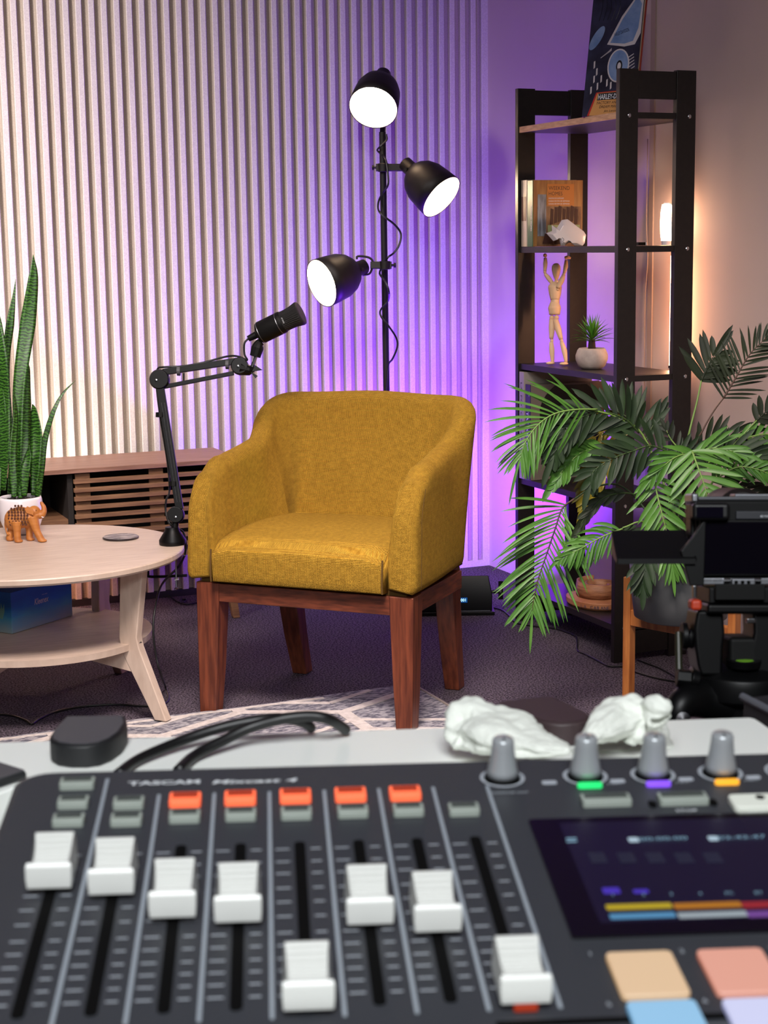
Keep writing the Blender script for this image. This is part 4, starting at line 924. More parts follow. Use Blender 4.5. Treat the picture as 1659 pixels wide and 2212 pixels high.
def succulent():
    z = SHZ[2] + .0095; o = ony(1278, 797, 4.02); o.z = z; D = depth(o)
    t = thing('potted_succulent', 'small spiky green plant in a round concrete pot beside the wooden mannequin', 'plant', o)
    b = MB(); b.lathe([(0, .0004), (.028, .0004), (.038, .008), (.0455, .026), (.046, .038), (.041, .053), (.036, .059), (.033, .057), (.035, .050), (0, .048)], o, n=48); b.build('pot', M['concr'], t, smooth=True)
    b = MB(); b.cyl(o + Vector((0, 0, .047)), o + Vector((0, 0, .082)), .012, .009); b.build('trunk', M['soil'], t)
    b = MB(); rr = random.Random(3); c = o + Vector((0, 0, .075))
    for i in range(64):
        a = i * 2.4; el = math.radians(12 + 74 * ((i / 64) ** .9)); d = Vector((math.cos(a) * math.cos(el), math.sin(a) * math.cos(el), math.sin(el)))
        nr = (Vector((0, 0, 1)) - d * d.z).normalized() if abs(d.z) < .95 else Vector((1, 0, 0))
        leaflet(b, c + Vector((0, 0, .014 * i / 64)), d, nr, .056 + .018 * rr.random(), .0066, .55 * rr.random() + .35 * (1 - i / 64), 6, .6)
    b.build('leaves', leafmat('fresh_green', '#3f7d22', '#76b03a'), t, smooth=True)
succulent()

z = SHZ[3] + .0095
gw = mat('grey_book', '#8f8880', .5); dk = mat('black_glossy_cover', '#0d0b0d', .3)
t, c, s = shelf_book('coffee_table_book', 'tall pale grey book standing at the back of the fourth shelf', 2.279, 4.283, .031, .232, z, .322, gw, gw)
b = MB(); text_mesh(b, 'LA FOTOGRAFIA', (2.2773, 4.304, z + .29), -Zv, -Y_, .010, .20); b.build('spine_title', M['dark'], s)
t, c, s = shelf_book('coffee_table_book', 'large black photo book with white capitals behind the drooping palm leaves', 2.281, 4.246, .033, .252, z, .287, mat('brown_grey_cover', '#6c6258', .45), mat('dark_violet_spine', '#1c1730', .4))
b = MB(); b.prism([(.03 + .105 + .105 * max(-1, min(1, 1.15 * math.cos(a))), .146 + .135 * max(-1, min(1, 1.12 * math.sin(a)))) for a in [2 * PI * i / 40 for i in range(40)]], (2.281, 4.2459, z), X, Zv, .0004); cp = b.build('cover_picture', dk, c)
b = MB(); 
for (x, zz, rx, rz) in ((.10, .20, .022, .012), (.155, .205, .016, .010), (.13, .10, .05, .022), (.20, .08, .03, .016)): b.prism([(x + rx * math.cos(a), zz + rz * math.sin(a) * (1 + .3 * math.sin(5 * a))) for a in [2 * PI * i / 24 for i in range(24)]], (2.281, 4.2454, z), X, Zv, .0003)
b.build('cover_cloud', mat('cover_haze', '#4a4038', .7, col2='#1a1514', cscale=25), c)
b = MB(); text_mesh(b, 'FUEL I', (2.281 + .12, 4.2448, z + .150), X, Zv, .0125, .070, spacing=1.2, off=.01); text_mesh(b, 'tribal sights', (2.281 + .125, 4.2448, z + .142), X, Zv, .004, .036); b.build('title', M['printw'], c)
b = MB(); text_mesh(b, 'TATTOO N8 7', (2.2793, 4.27, z + .205), -Zv, -Y_, .012, .135, off=.012); text_mesh(b, 'F', (2.2793, 4.252 + .003, z + .252), -Y_, Zv, .014); b.build('spine_title', M['printw'], s)

def board():
    z = SHZ[4] + .0095; o = Vector((2.385, 4.015, z))
    t = thing('wood_slice_board', 'round slice of wood with blue lettering round its rim on the bottom shelf', 'board', o)
    rr = random.Random(2)
    prof = lambda s: [o + Vector((.092 * s * math.cos(a) * (1 + .02 * math.sin(3 * a + 1)), .11 * s * math.sin(a) * (1 + .02 * math.cos(5 * a)), 0)) for a in [2 * PI * i / 60 for i in range(60)]]
    m = mat('wood_slice', '#9a6240', .6, col2='#b07a52', cscale=14); b = MB()
    b.rings([[p + Vector((0, 0, .0005)) for p in prof(.94)], [p + Vector((0, 0, .006)) for p in prof(.99)], [p + Vector((0, 0, .020)) for p in prof(1)], [p + Vector((0, 0, .022)) for p in prof(.985)]]); b.build('slab', m, t)
    b = MB(); s_ = 'LA CABANE DONDE QUI LIT'; x0 = -2.75
    for i, ch in enumerate(s_):
        if ch == ' ': continue
        a = x0 + i * .098; p = o + Vector((.0935 * math.cos(a), .1115 * math.sin(a), .0065)); xd = Vector((-math.sin(a) * .092, math.cos(a) * .11, 0)).normalized(); n_ = xd.cross(Zv)
        text_mesh(b, ch, p + n_ * .0012, xd, Zv, .0095)
    b.build('lettering', mat('blue_ink', '#2c3550', .6), t)
    t = thing('wooden_coil', 'rolled band of brown wood sitting on the wood slice', 'ornament', o + Vector((0, .0, .0223)))
    b = MB(); c = o + Vector((0.002, .008, .0224)); n = 150; h = .046
    A_, B_ = [], []
    for i in range(n + 1):
        u = i / n; a = 1.2 + u * 2 * PI * 1.8; r = .068 - .042 * u ** .8 ; hh = h * (1 - .25 * u)
        A_.append((a, r, hh))
    rs = []
    for a, r, hh in A_:
        d = Vector((math.cos(a), math.sin(a) * 1.12, 0)); w_ = .004 + .0008 * math.sin(a * 9)
        rs.append([c + d * (r - w_), c + d * (r + w_), c + d * (r + w_ * 1.2) + Vector((0, 0, hh * .5)), c + d * (r + w_ * .6) + Vector((0, 0, hh)), c + d * (r - w_ * .6) + Vector((0, 0, hh)), c + d * (r - w_ * 1.2) + Vector((0, 0, hh * .5))])
    b.rings(rs); b.build('band', mat('brown_ring_wood', '#6f4328', .6, col2='#9a6a48', cscale=30, stretch=(.6, .6, 4), bump=.6, bscale=80), t, smooth=True)
board()

# ------------------------------------------------------------ the light fixture on the floor by the corner
def fixture():
    c = Vector((2.138, 4.481, 0)); D = depth(c)
    t = thing('floor_light_fixture', 'black rectangular stage light with a small blue display on the floor by the corner', 'light', c)
    xd = Vector((math.cos(math.radians(-23)), math.sin(math.radians(-23)), 0)) ; yd = Vector((-xd.y, xd.x, 0))
    F = Matrix.Translation(c + Vector((0, 0, 0))) @ Matrix((xd, yd, Zv)).transposed().to_4x4()
    b = MB(); b.rings([[F @ Vector(p) for p in ((-.13, 0.0, z_), (.118, 0.0, z_), (.118, .09, z_), (-.13, .09, z_))] for z_ in (.012, .064)] + [[F @ Vector(p) for p in ((-.122, .02, .122), (.108, .02, .122), (.112, .09, .105), (-.126, .09, .105))]])
    b.build('housing', M['black'], t, bevel=.003)
    b = MB(); b.box((-.135, -.012, .0005), (.125, .10, .012), F); b.build('foot_bracket', M['black'], t, bevel=.002)
    b = MB(); b.box((-.10, .0905, .03), (.09, .092, .095), F); b.build('led_face', mat('lit_violet_lens', '#8040ff', .3, emis='#7030ff', estr=3), t)
    b = MB(); b.prism([(0, 0), (.032, 0), (.032, .016), (0, .016)], F @ Vector((.008, -.0008, .040)), xd, Zv, .001); d = b.build('display', mat('display_blue', '#0a2038', .3, emis='#0a4a90', estr=.8), t)
    b = MB(); text_mesh(b, 'd001', F @ Vector((.013, -.0018, .044)), xd, Zv, .009, .022, off=.01); b.build('display_digits', em('display_digits', '#bff4ff', 1.6), d)
    b = MB(); kx = .150; b.tube([F @ Vector((.115, .04, .065)), F @ Vector((.140, .04, .065))], .006, 8); b.tube([F @ Vector((.142, .04, .062)), F @ Vector((.150, .04, .062))], .015, 10)
    b.box((.140, .035, .040), (.155, .045, .100), F); b.build('tilt_knob', M['black'], t, bevel=.001)
    b = MB(); b.box((-.02, -.001, .012), (.112, .001, .014), F); b.build('edge_line', M['mixer2'], t)
fixture()

# ------------------------------------------------------------ palm in a grey pot on a wooden stand
def palm():
    A = onz(1357, 1535, 0); zb = 0.285
    zr = P(1372, 1306, depth(A)).z; e = onz(1500, 1340, zr); dr = Vector((e.x - A.x, e.y - A.y, 0)).normalized(); pr = Vector((-dr.y, dr.x, 0))
    hd = 0.15; c = A + dr * hd
    s = thing('plant_stand', 'light oak plant stand under the dark grey pot in front of the bookcase', 'plant stand', c)
    for i, (d, q) in enumerate(((dr, -1), (dr, 1), (pr, 1))):
        p = c + d * hd * q; M_ = Matrix.Translation(p) @ Matrix((d, Vector((-d.y, d.x, 0)), Zv)).transposed().to_4x4()
        b = MB(); b.box((-.0105, -.0125, 0), (.0105, .0125, zr + .08), M_); b.build('leg', M['standw'], s, bevel=.002)
    for d in (dr, pr):
        M_ = Matrix.Translation(c) @ Matrix((d, Vector((-d.y, d.x, 0)), Zv)).transposed().to_4x4()
        b = MB(); b.box((-hd + .010 if d == dr else -.009, -.010, zr - .04 if d == dr else zr - .039), (hd - .010, .010, zr), M_); b.build('cross_rail', M['standw'], s, bevel=.002)
    t = thing('potted_palm', 'bushy artificial palm with mixed green and yellow fronds in a dark grey pot', 'plant', c + Vector((0, 0, zr + .0005)))
    b = MB(); o = c + Vector((0, 0, zr + .0005)); b.lathe([(0, .0005), (.098, .0005), (.110, .006), (.119, .08), (.1235, .155), (.1235, .16), (.118, .16), (.115, .135), (0, .135)], o, n=64); b.build('pot', M['pot'], t, smooth=True, bevel=0)
    b = MB(); b.lathe([(0, .141), (.114, .141), (.1145, .136)], o, n=48, cap1=False); b.build('soil', M['soil'], t)
    Z0 = depth(o)
    root = lambda: o + Vector((rnd.uniform(-.03, .03), rnd.uniform(-.03, .03), .142))
    def F(px, *a, **k):
        pts = [P(x, y, z) for x, y, z in px]
        return frond('frond', pts, *a, **k)
    def stalk(px, r=.003, m=None):
        b = MB(); b.tube([root()] + [P(x, y, z) for x, y, z in px], [r, r * .8, r * .6], 7, 6); b.build('stem', m or M['stem'], t, smooth=True)
    B_, Dk, Y, K = M['leafb'], M['leafd'], M['leafy'], M['leafk']
    L = lambda px: px / FPX * 3.9
    # long drooping palm frond hanging in front of the bookcase foot
    stalk([(1360, 1062, 3.9), (1290, 1050, 3.9), (1240, 1078, 3.88)], m=Dk)
    F([(1240, 1078, 3.88), (1215, 1098, 3.87), (1200, 1140, 3.86), (1180, 1200, 3.86), (1163, 1250, 3.86), (1152, 1300, 3.86), (1150, 1320, 3.86)], 30, L(150), .0088, .95, B_, t, M['stemd'], start=.12, droop=.38, tipf=.62, seg=7)
    # palm frond spreading left above
    stalk([(1400, 960, 3.9), (1340, 905, 3.88), (1270, 883, 3.86)])
    F([(1290, 884, 3.86), (1240, 885, 3.84), (1195, 895, 3.83), (1160, 920, 3.82), (1135, 955, 3.81), (1125, 985, 3.81)], 20, L(135), .0085, .85, B_, t, M['stem'], start=.1, droop=.45, tipf=.8, seg=7)
    # short frond in front of the low shelf
    stalk([(1400, 1130, 3.85), (1345, 1140, 3.84)])
    F([(1345, 1142, 3.84), (1300, 1160, 3.83), (1255, 1185, 3.82), (1215, 1205, 3.82)], 15, L(70), .010, .8, B_, t, M['stem'], start=.05, droop=1.1, tipf=.6)
    # broad dark fronds
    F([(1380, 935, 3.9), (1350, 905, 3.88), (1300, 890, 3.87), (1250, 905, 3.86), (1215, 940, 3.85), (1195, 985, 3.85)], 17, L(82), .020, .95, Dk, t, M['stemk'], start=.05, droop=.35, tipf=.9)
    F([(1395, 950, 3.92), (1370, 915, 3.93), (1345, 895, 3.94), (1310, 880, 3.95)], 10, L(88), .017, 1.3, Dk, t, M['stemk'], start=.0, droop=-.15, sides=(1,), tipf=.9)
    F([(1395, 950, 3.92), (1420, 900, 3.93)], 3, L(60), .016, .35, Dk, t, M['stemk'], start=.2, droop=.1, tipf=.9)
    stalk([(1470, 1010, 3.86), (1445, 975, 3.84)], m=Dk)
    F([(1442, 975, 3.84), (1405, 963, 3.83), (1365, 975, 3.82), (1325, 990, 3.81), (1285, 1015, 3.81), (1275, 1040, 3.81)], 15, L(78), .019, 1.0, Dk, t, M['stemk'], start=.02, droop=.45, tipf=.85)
    # yellow fronds behind
    F([(1360, 930, 3.98), (1320, 925, 3.98), (1280, 950, 3.97), (1250, 985, 3.97)], 9, L(62), .015, .9, Y, t, M['leafy'], start=.0, droop=.7, tipf=.9)
    F([(1330, 960, 3.97), (1300, 995, 3.96), (1280, 1040, 3.96), (1265, 1080, 3.96)], 13, L(75), .016, .75, Y, t, M['leafy'], start=.0, droop=.5, tipf=.9)
    # bright broad leaf
    F([(1300, 968, 3.90), (1260, 975, 3.89), (1225, 1005, 3.88), (1195, 1045, 3.87)], 12, L(52), .021, .7, B_, t, M['stem'], start=.0, droop=.45, tipf=.9)
    # dark leaf lower middle
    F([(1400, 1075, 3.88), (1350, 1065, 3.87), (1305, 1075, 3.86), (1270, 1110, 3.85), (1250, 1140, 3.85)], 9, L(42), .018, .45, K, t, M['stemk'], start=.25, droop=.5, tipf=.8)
    # bright fan to the right of centre
    F([(1412, 1030, 3.80), (1420, 1070, 3.79), (1430, 1110, 3.78), (1440, 1150, 3.78), (1450, 1190, 3.78)], 13, L(80), .0145, 1.05, B_, t, M['stem'], start=.0, droop=.25, tipf=.8)
    F([(1495, 975, 3.78), (1508, 1010, 3.76), (1522, 1050, 3.75), (1530, 1085, 3.75)], 9, L(92), .0165, 1.2, B_, t, M['stem'], start=.0, droop=.25, tipf=.9)
    F([(1500, 978, 3.80), (1540, 968, 3.79), (1585, 975, 3.78)], 7, L(75), .013, .55, B_, t, M['stem'], start=.0, droop=.45, tipf=.9)
    F([(1500, 978, 3.80), (1465, 985, 3.79), (1435, 1005, 3.78), (1405, 1035, 3.78)], 9, L(60), .0125, .55, B_, t, M['stem'], start=.0, droop=.5, tipf=.9)
    # tall stem with a folded dark leaf
    stalk([(1480, 985, 3.92), (1490, 930, 3.92), (1505, 870, 3.92), (1515, 822, 3.92)], .0032)
    F([(1516, 822, 3.92), (1527, 797, 3.92), (1545, 768, 3.92)], 8, L(85), .021, 1.05, K, t, K, start=.0, droop=.25, sides=(1,), tipf=.8)
    F([(1516, 822, 3.92), (1525, 797, 3.92), (1542, 768, 3.92)], 6, L(88), .018, 1.0, K, t, K, start=.0, droop=.05, sides=(-1,), tipf=.9)
    # tall thin palm frond, top right
    stalk([(1500, 980, 3.9), (1518, 930, 3.9), (1542, 888, 3.9), (1563, 860, 3.9)], .0026, M['stemd'])
    F([(1563, 860, 3.9), (1590, 815, 3.9), (1620, 765, 3.9), (1655, 730, 3.9)], 17, L(86), .0085, 1.0, K, t, M['stemd'], start=.0, droop=.12, tipf=.75)
    # right-hand stem and leaf
    stalk([(1560, 1000, 3.9), (1600, 945, 3.9), (1635, 908, 3.9)], .003)
    F([(1635, 908, 3.9), (1655, 890, 3.9), (1690, 870, 3.9)], 5, L(48), .02, .9, K, t, K, start=.0, droop=.1, tipf=.9)
    # dense growth at the right edge
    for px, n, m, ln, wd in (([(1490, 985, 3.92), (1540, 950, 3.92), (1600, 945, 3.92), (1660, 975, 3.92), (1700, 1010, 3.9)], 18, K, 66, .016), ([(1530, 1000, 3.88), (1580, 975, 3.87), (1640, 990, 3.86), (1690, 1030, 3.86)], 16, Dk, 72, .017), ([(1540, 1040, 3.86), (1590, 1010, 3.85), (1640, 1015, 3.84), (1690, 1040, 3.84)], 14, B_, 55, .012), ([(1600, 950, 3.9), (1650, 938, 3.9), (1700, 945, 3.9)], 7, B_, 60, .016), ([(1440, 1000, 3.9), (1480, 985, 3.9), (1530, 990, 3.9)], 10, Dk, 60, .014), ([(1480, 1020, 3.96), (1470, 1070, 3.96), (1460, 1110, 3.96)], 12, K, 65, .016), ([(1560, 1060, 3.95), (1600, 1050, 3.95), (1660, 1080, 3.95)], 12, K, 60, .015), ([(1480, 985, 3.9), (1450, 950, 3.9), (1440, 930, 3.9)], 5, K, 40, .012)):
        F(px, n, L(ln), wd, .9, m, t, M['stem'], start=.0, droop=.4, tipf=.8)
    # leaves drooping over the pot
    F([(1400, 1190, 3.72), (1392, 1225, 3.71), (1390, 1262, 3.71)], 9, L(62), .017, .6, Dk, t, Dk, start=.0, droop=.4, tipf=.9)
    F([(1440, 1150, 3.72), (1448, 1190, 3.71), (1452, 1225, 3.71)], 9, L(78), .0105, .55, B_, t, M['stem'], start=.0, droop=.3, tipf=.8)
    F([(1345, 1150, 3.86), (1370, 1160, 3.84), (1400, 1170, 3.82)], 5, L(45), .014, .9, Dk, t, Dk, start=.0, droop=.5, tipf=.9)
palm()

# ------------------------------------------------------------ camera on a tripod, right edge
def film_camera():
    D = 1.42; k = D / FPX
    G = lambda x, y, d=0.0: P(x, y, D + d)
    Rm = Matrix((rgt, fwd, upv)).transposed().to_4x4()
    def bx(par, nm, m, x0, y0, x1, y1, d0, d1, bev=.0015, seg=2):
        c = G((x0 + x1) / 2, (y0 + y1) / 2, (d0 + d1) / 2); hx = abs(x1 - x0) / 2 * k; hy = abs(y1 - y0) / 2 * k; hd = abs(d1 - d0) / 2
        b = MB(); b.box((-hx, -hd, -hy), (hx, hd, hy), Matrix.Translation(c) @ Rm); return b.build(nm, m, par, bevel=bev, seg=seg)
    foot = G(1600, 1500); foot.z = 0
    t = thing('camera_tripod', 'black fluid head camera tripod standing behind the desk at the right', 'tripod', foot)
    bk = M['black']; bm_ = M['blackm']
    bx(t, 'plate_clamp', bk, 1518, 1266, 1690, 1300, -.028, .03)
    bx(t, 'quick_release_plate', bm_, 1545, 1262, 1650, 1296, -.036, -.0285, .001)
    bx(t, 'head_platform', bk, 1512, 1300, 1700, 1322, -.03, .035, .003)
    o = bx(t, 'lock_lever', mat('red_orange_lever', '#b5391c', .45), 1489, 1294, 1513, 1318, -.03, -.012, .003); o['label'] = 'red orange lock lever'
    bx(t, 'lever_screw', M['chrome'], 1496, 1264, 1504, 1293, -.026, -.020, .001)
    # two cheeks of the head, with the gap between them
    b = MB(); b.prism([((x - 1500) * k, (1560 - y) * k) for x, y in ((1506, 1322), (1562, 1322), (1566, 1370), (1562, 1400), (1560, 1462), (1515, 1462), (1508, 1440), (1502, 1400), (1500, 1360))], G(1500, 1560, -.02) - fwd * -0.045, rgt, upv, .045); b.build('head_cheek', bk, t, bevel=.003)
    b = MB(); b.prism([((x - 1500) * k, (1560 - y) * k) for x, y in ((1625, 1322), (1700, 1322), (1700, 1462), (1622, 1462), (1620, 1400), (1627, 1370))], G(1500, 1560, -.02) - fwd * -0.045, rgt, upv, .045); b.build('head_cheek', bk, t, bevel=.003)
    bx(t, 'drag_drum', bm_, 1562, 1372, 1624, 1455, -.02, .03, .004)
    b = MB(); b.cyl(G(1504, 1380, 0), G(1484, 1374, 0), .0095, .010); b.cyl(G(1484, 1374, 0), G(1472, 1374, 0), .012); b.build('drag_knob', bk, t, bevel=.001)
    bx(t, 'small_screw', M['chrome'], 1612, 1335, 1630, 1346, -.028, -.02, .001)
    c = G(1600, 1478, .01)
    b = MB(); b.lathe([(0, .020), (.030, .020), (.044, .014), (.046, .008), (.046, -.006), (.038, -.012), (.037, -.022), (0, -.022)], c, n=56); b.build('bowl', bk, t, smooth=False, bevel=.0015)
    b = MB(); b.lathe([(0, 0), (.014, 0), (.015, .006), (.010, .006), (.010, .004), (0, .004)], c - Zv * -.019 - fwd * .024 + rgt * -.003, n=32); l = b.build('bubble_level_housing', bk, t)
    b = MB(); b.lathe([(0, 0), (.009, 0), (.007, .0015), (0, .002)], c + Zv * .0235 - fwd * .024 + rgt * -.003, n=24); o = b.build('bubble_level', mat('level_green', '#5c8a24', .3, emis='#5c8a24', estr=.08), l)
    b = MB(); b.cyl(G(1510, 1470, -.02), G(1492, 1466, -.02), .0075, .0085); b.tube([G(1492, 1467, -.02), G(1461, 1464, -.02)], .0082, 6); b.build('bowl_clamp_knob', bk, t, bevel=.001)
    b = MB(); b.cyl(G(1465, 1366, .0), G(1467, 1456, -.01), .0028, .0032); b.build('guide_rod', mat('olive_rod', '#26261a', .35), t)
    # shoulder casting and legs
    b = MB(); b.tube([G(1462, 1560, -.03), G(1466, 1534, -.03), G(1480, 1516, -.025), G(1520, 1508, -.01), G(1600, 1515, 0)], [.010, .012, .014, .018, .024], 14, 5); b.tube([G(1600, 1518, 0), G(1680, 1518, .0), G(1740, 1540, -.0)], [.024, .018, .014], 14, 4)
    b.build('shoulder_casting', bk, t, smooth=True)
    b = MB(); b.lathe([(0, 0), (.006, 0), (.006, .004), (0, .005)], G(1474, 1552, -.042), -fwd, 16); b.build('hinge_bolt', M['chrome'], t)
    b = MB(); b.cyl(c - Zv * .02, c - Zv * .10, .034, .026); b.build('spider', bk, t)
    h = c - Zv * .06
    for dx, dy in ((-.28, .02), (.22, -.20), (.16, .30)):
        f = Vector((h.x + dx, h.y + dy, 0.005)); kn = h + (f - h) * .5
        b = MB(); b.tube([h + Vector((dx, dy, 0)) * .12, kn, f], [.013, .011, .008], 10, 3); b.build('leg', bk, t)
    # camera: rests on the plate, so a thing of its own
    m = thing('camera', 'black mirrorless camera in a cage with its blank rear screen towards the desk', 'camera', G(1600, 1262))
    bx(m, 'body', bm_, 1494, 1080, 1776, 1244, -.018, .022, .003)
    bx(m, 'rear_screen', M['glassb'], 1521, 1128, 1716, 1240, -.0235, -.0185, .001)
    bx(m, 'screen_surround', bk, 1512, 1124, 1722, 1243, -.0225, -.018, .001)
    ep = bx(m, 'eyepiece', M['rubber'], 1494, 1086, 1574, 1124, -.033, -.018, .004, 3)
    bx(ep, 'eyepiece_window', mat('viewfinder_glass', '#0c0a14', .08), 1505, 1095, 1562, 1118, -.0336, -.0328, .001)
    bx(m, 'top_ridge', mat('dark_grey_metal', '#2b2c31', .4), 1590, 1104, 1700, 1122, -.0215, -.018, .001)
    b = MB(); text_mesh(b, '4D FOCUS', G(1642, 1117.5, -.0222), rgt, upv, .0018, .011); b.build('badge', M['printw'], m)
    bx(m, 'top_cage_rail', M['steel'], 1582, 1067, 1776, 1074, -.012, .01, .001)
    bx(m, 'top_plate', mat('grey_top_plate', '#5b5c60', .4, metal=.6), 1500, 1073, 1776, 1081, -.016, .02, .001)
    bx(m, 'cage_bracket', M['steel'], 1486, 1066, 1501, 1086, -.016, .02, .002)
    bx(m, 'strap_lug', bk, 1486, 1086, 1497, 1160, -.010, .015, .002)
    pl = bx(m, 'cage_base_plate', M['steel'], 1497, 1246, 1776, 1261, -.022, .022, .001)
    b = MB(); text_mesh(b, 'FOR SONY A6700', G(1501, 1256, -.0224), rgt, upv, .0022, .0235); b.build('engraving', mat('engraved', '#55565a', .5), pl)
    q = bx(m, 'cold_shoe', M['steel'], 1580, 1250, 1630, 1268, -.028, -.0222, .001)
    for x in (1590, 1604, 1617): b = MB(); b.lathe([(0, 0), (.0016, 0), (.0016, .0005), (0, .0005)], G(x, 1258, -.0281), -fwd, 12); b.build('screw_hole', M['slot'], q)
    for x in (1570, 1636): b = MB(); b.lathe([(0, -.003), (.0025, -.003), (.0025, .003), (0, .003)], G(x, 1254, -.024), rgt, 12); b.build('hinge_pin', M['chrome'], q)
    b = MB(); b.lathe([(.020, .0), (.024, .005), (.0245, .055), (.0255, .07), (.0235, .07), (.0215, .01)], G(1605, 1112, .022), fwd, 40); b.build('lens_hood', mat('brown_black', '#120c0a', .5), m)
    # angled sun hood panel at the left
    h = thing('sun_hood', 'black folded hood panel fixed to the left side of the camera', 'hood', G(1420, 1180, -.02))
    a0, a1, b0, b1 = G(1321, 1146, .03), G(1476, 1145, .03), G(1332, 1207, -.03), G(1503, 1207, -.03)
    nn = (a1 - a0).cross(b0 - a0).normalized() * .0012
    b = MB(); b.rings([[a0, a1, b1, b0], [p + nn for p in (a0, a1, b1, b0)]]); b.build('panel', M['blackm'], h)
    b = MB(); b.rings([[b0, b1, b1 - upv * .0045, b0 - upv * .0045], [p + fwd * .002 for p in (b0, b1, b1 - upv * .0045, b0 - upv * .0045)]]); b.build('front_lip', bk, h)
    b = MB(); b.tube([a1, G(1484, 1160, .02), b1], .0011, 6); b.build('side_wire', bk, h)
    b = MB(); b.rings([[a0, b0, b0 - upv * .0045, a0 - upv * .02], [p + rgt * .0012 for p in (a0, b0, b0 - upv * .0045, a0 - upv * .02)]]); b.build('side_flap', bk, h)
    b = MB(); b.prism([(0, 0), (.010, .012), (.022, .030), (.020, -.030), (.008, -.030)], G(1468, 1190, -.02), rgt, upv, .006); b.build('mounting_arm', bk, h, bevel=.001)
film_camera()

# ------------------------------------------------------------ white desk in the foreground
DZ = 0.826
def desk():
    t = thing('desk', 'white desk in the foreground carrying the audio mixer', 'desk', (.35, .75, 0))
    E = lambda x, y: onz(x, y, DZ)
    fl, fr = E(-260, 1612), E(1620, 1549); rr = E(1690, 1592); 
    pts = [fl, fr] + [E(1632, 1552), E(1645, 1560), rr]
    pts += [rr + Vector((-.05, -.55, 0)), Vector((.05, .35, DZ)), E(45, 2500), E(50, 1900), E(64, 1740), E(62, 1712), E(52, 1700), E(38, 1698), E(10, 1709), E(-40, 1724), E(-260, 1760)]
    poly = [(p.x, p.y) for p in pts]
    b = MB(); n = len(poly)
    b.rings([[Vector((x, y, DZ - .024)) for x, y in poly], [Vector((x, y, DZ)) for x, y in poly]]); b.build('desktop', M['desk'], t, bevel=.0015)
    for x, y in ((fl.x + .05, fl.y - .06), (fr.x - .06, fr.y - .08), (.62, .5), (.12, .55)):
        b = MB(); b.cyl((x, y, 0), (x, y, DZ - .0242), .018); b.build('leg', M['steel'], t)
desk()

def dbox(name, label, px, h, z=DZ, m=None, bev=.0025):
    poly = [onz(x, y, z + h) for x, y in px]; c = sum(poly, Vector()) / len(poly)
    t = thing(name, label, 'box', (c.x, c.y, z))
    b = MB(); b.rings([[Vector((p.x, p.y, z + .0004)) for p in poly], [Vector((p.x, p.y, z + h)) for p in poly]]); b.build('case', m or mat(name + '_plastic', '#17181a', .55), t, bevel=bev, seg=3)
    b = MB(); q = [c + (p - c) * .9 for p in poly]; b.rings([[Vector((p.x, p.y, z + h - .001)) for p in q], [Vector((p.x, p.y, z + h + .0004)) for p in q]]); b.build('lid', m or mat(name + '_lid', '#4a4a4e', .5), t)
    return t
dbox('rounded_case', 'black D-shaped plastic case at the left end of the white desk', [(142, 1545), (272, 1543), (275, 1560), (262, 1580), (240, 1596), (215, 1606), (185, 1610), (150, 1610), (122, 1606), (108, 1598), (107, 1588), (120, 1568)], .0155)
dbox('rounded_case', 'dark brownish D-shaped plastic case lying between the white cloths', [(1066, 1524), (1078, 1513), (1188, 1502), (1268, 1538), (1276, 1547), (1270, 1556), (1245, 1562), (1210, 1563), (1172, 1559)], .016, m=mat('brown_black_plastic', '#3a2c2e', .5))
dbox('flat_pad', 'dark flat pad corner lying on the desk at the left edge of the frame', [(-60, 1650), (0, 1645), (60, 1664), (0, 1684), (-60, 1690)], .006)
a = P(1604, 1506, 1.16)
b = MB(); t = thing('equipment_cabinet', 'dark grey cabinet corner behind the right end of the white desk', 'cabinet', (a.x + .15, a.y + .12, 0))
xd = (onz(1720, 1492, a.z) - onz(1604, 1506, a.z)); xd.z = 0; xd.normalize(); yv_ = (onz(1680, 1545, a.z) - onz(1604, 1506, a.z)); yv_.z = 0; yv_.normalize()
q = [a, a + xd * .3, a + xd * .3 + yv_ * .095, a + yv_ * .095]
b.rings([[Vector((p.x, p.y, 0.0)) for p in q], [Vector((p.x, p.y, a.z)) for p in q]]); b.build('carcass', mat('cabinet_grey', '#232326', .5), t, bevel=.003)
b = MB(); b.tube([a + Vector((0, 0, .0005)), a + yv_ * .095 + Vector((0, 0, .0005))], .0028, 8); b.build('edge_trim', M['mixer2'], t)

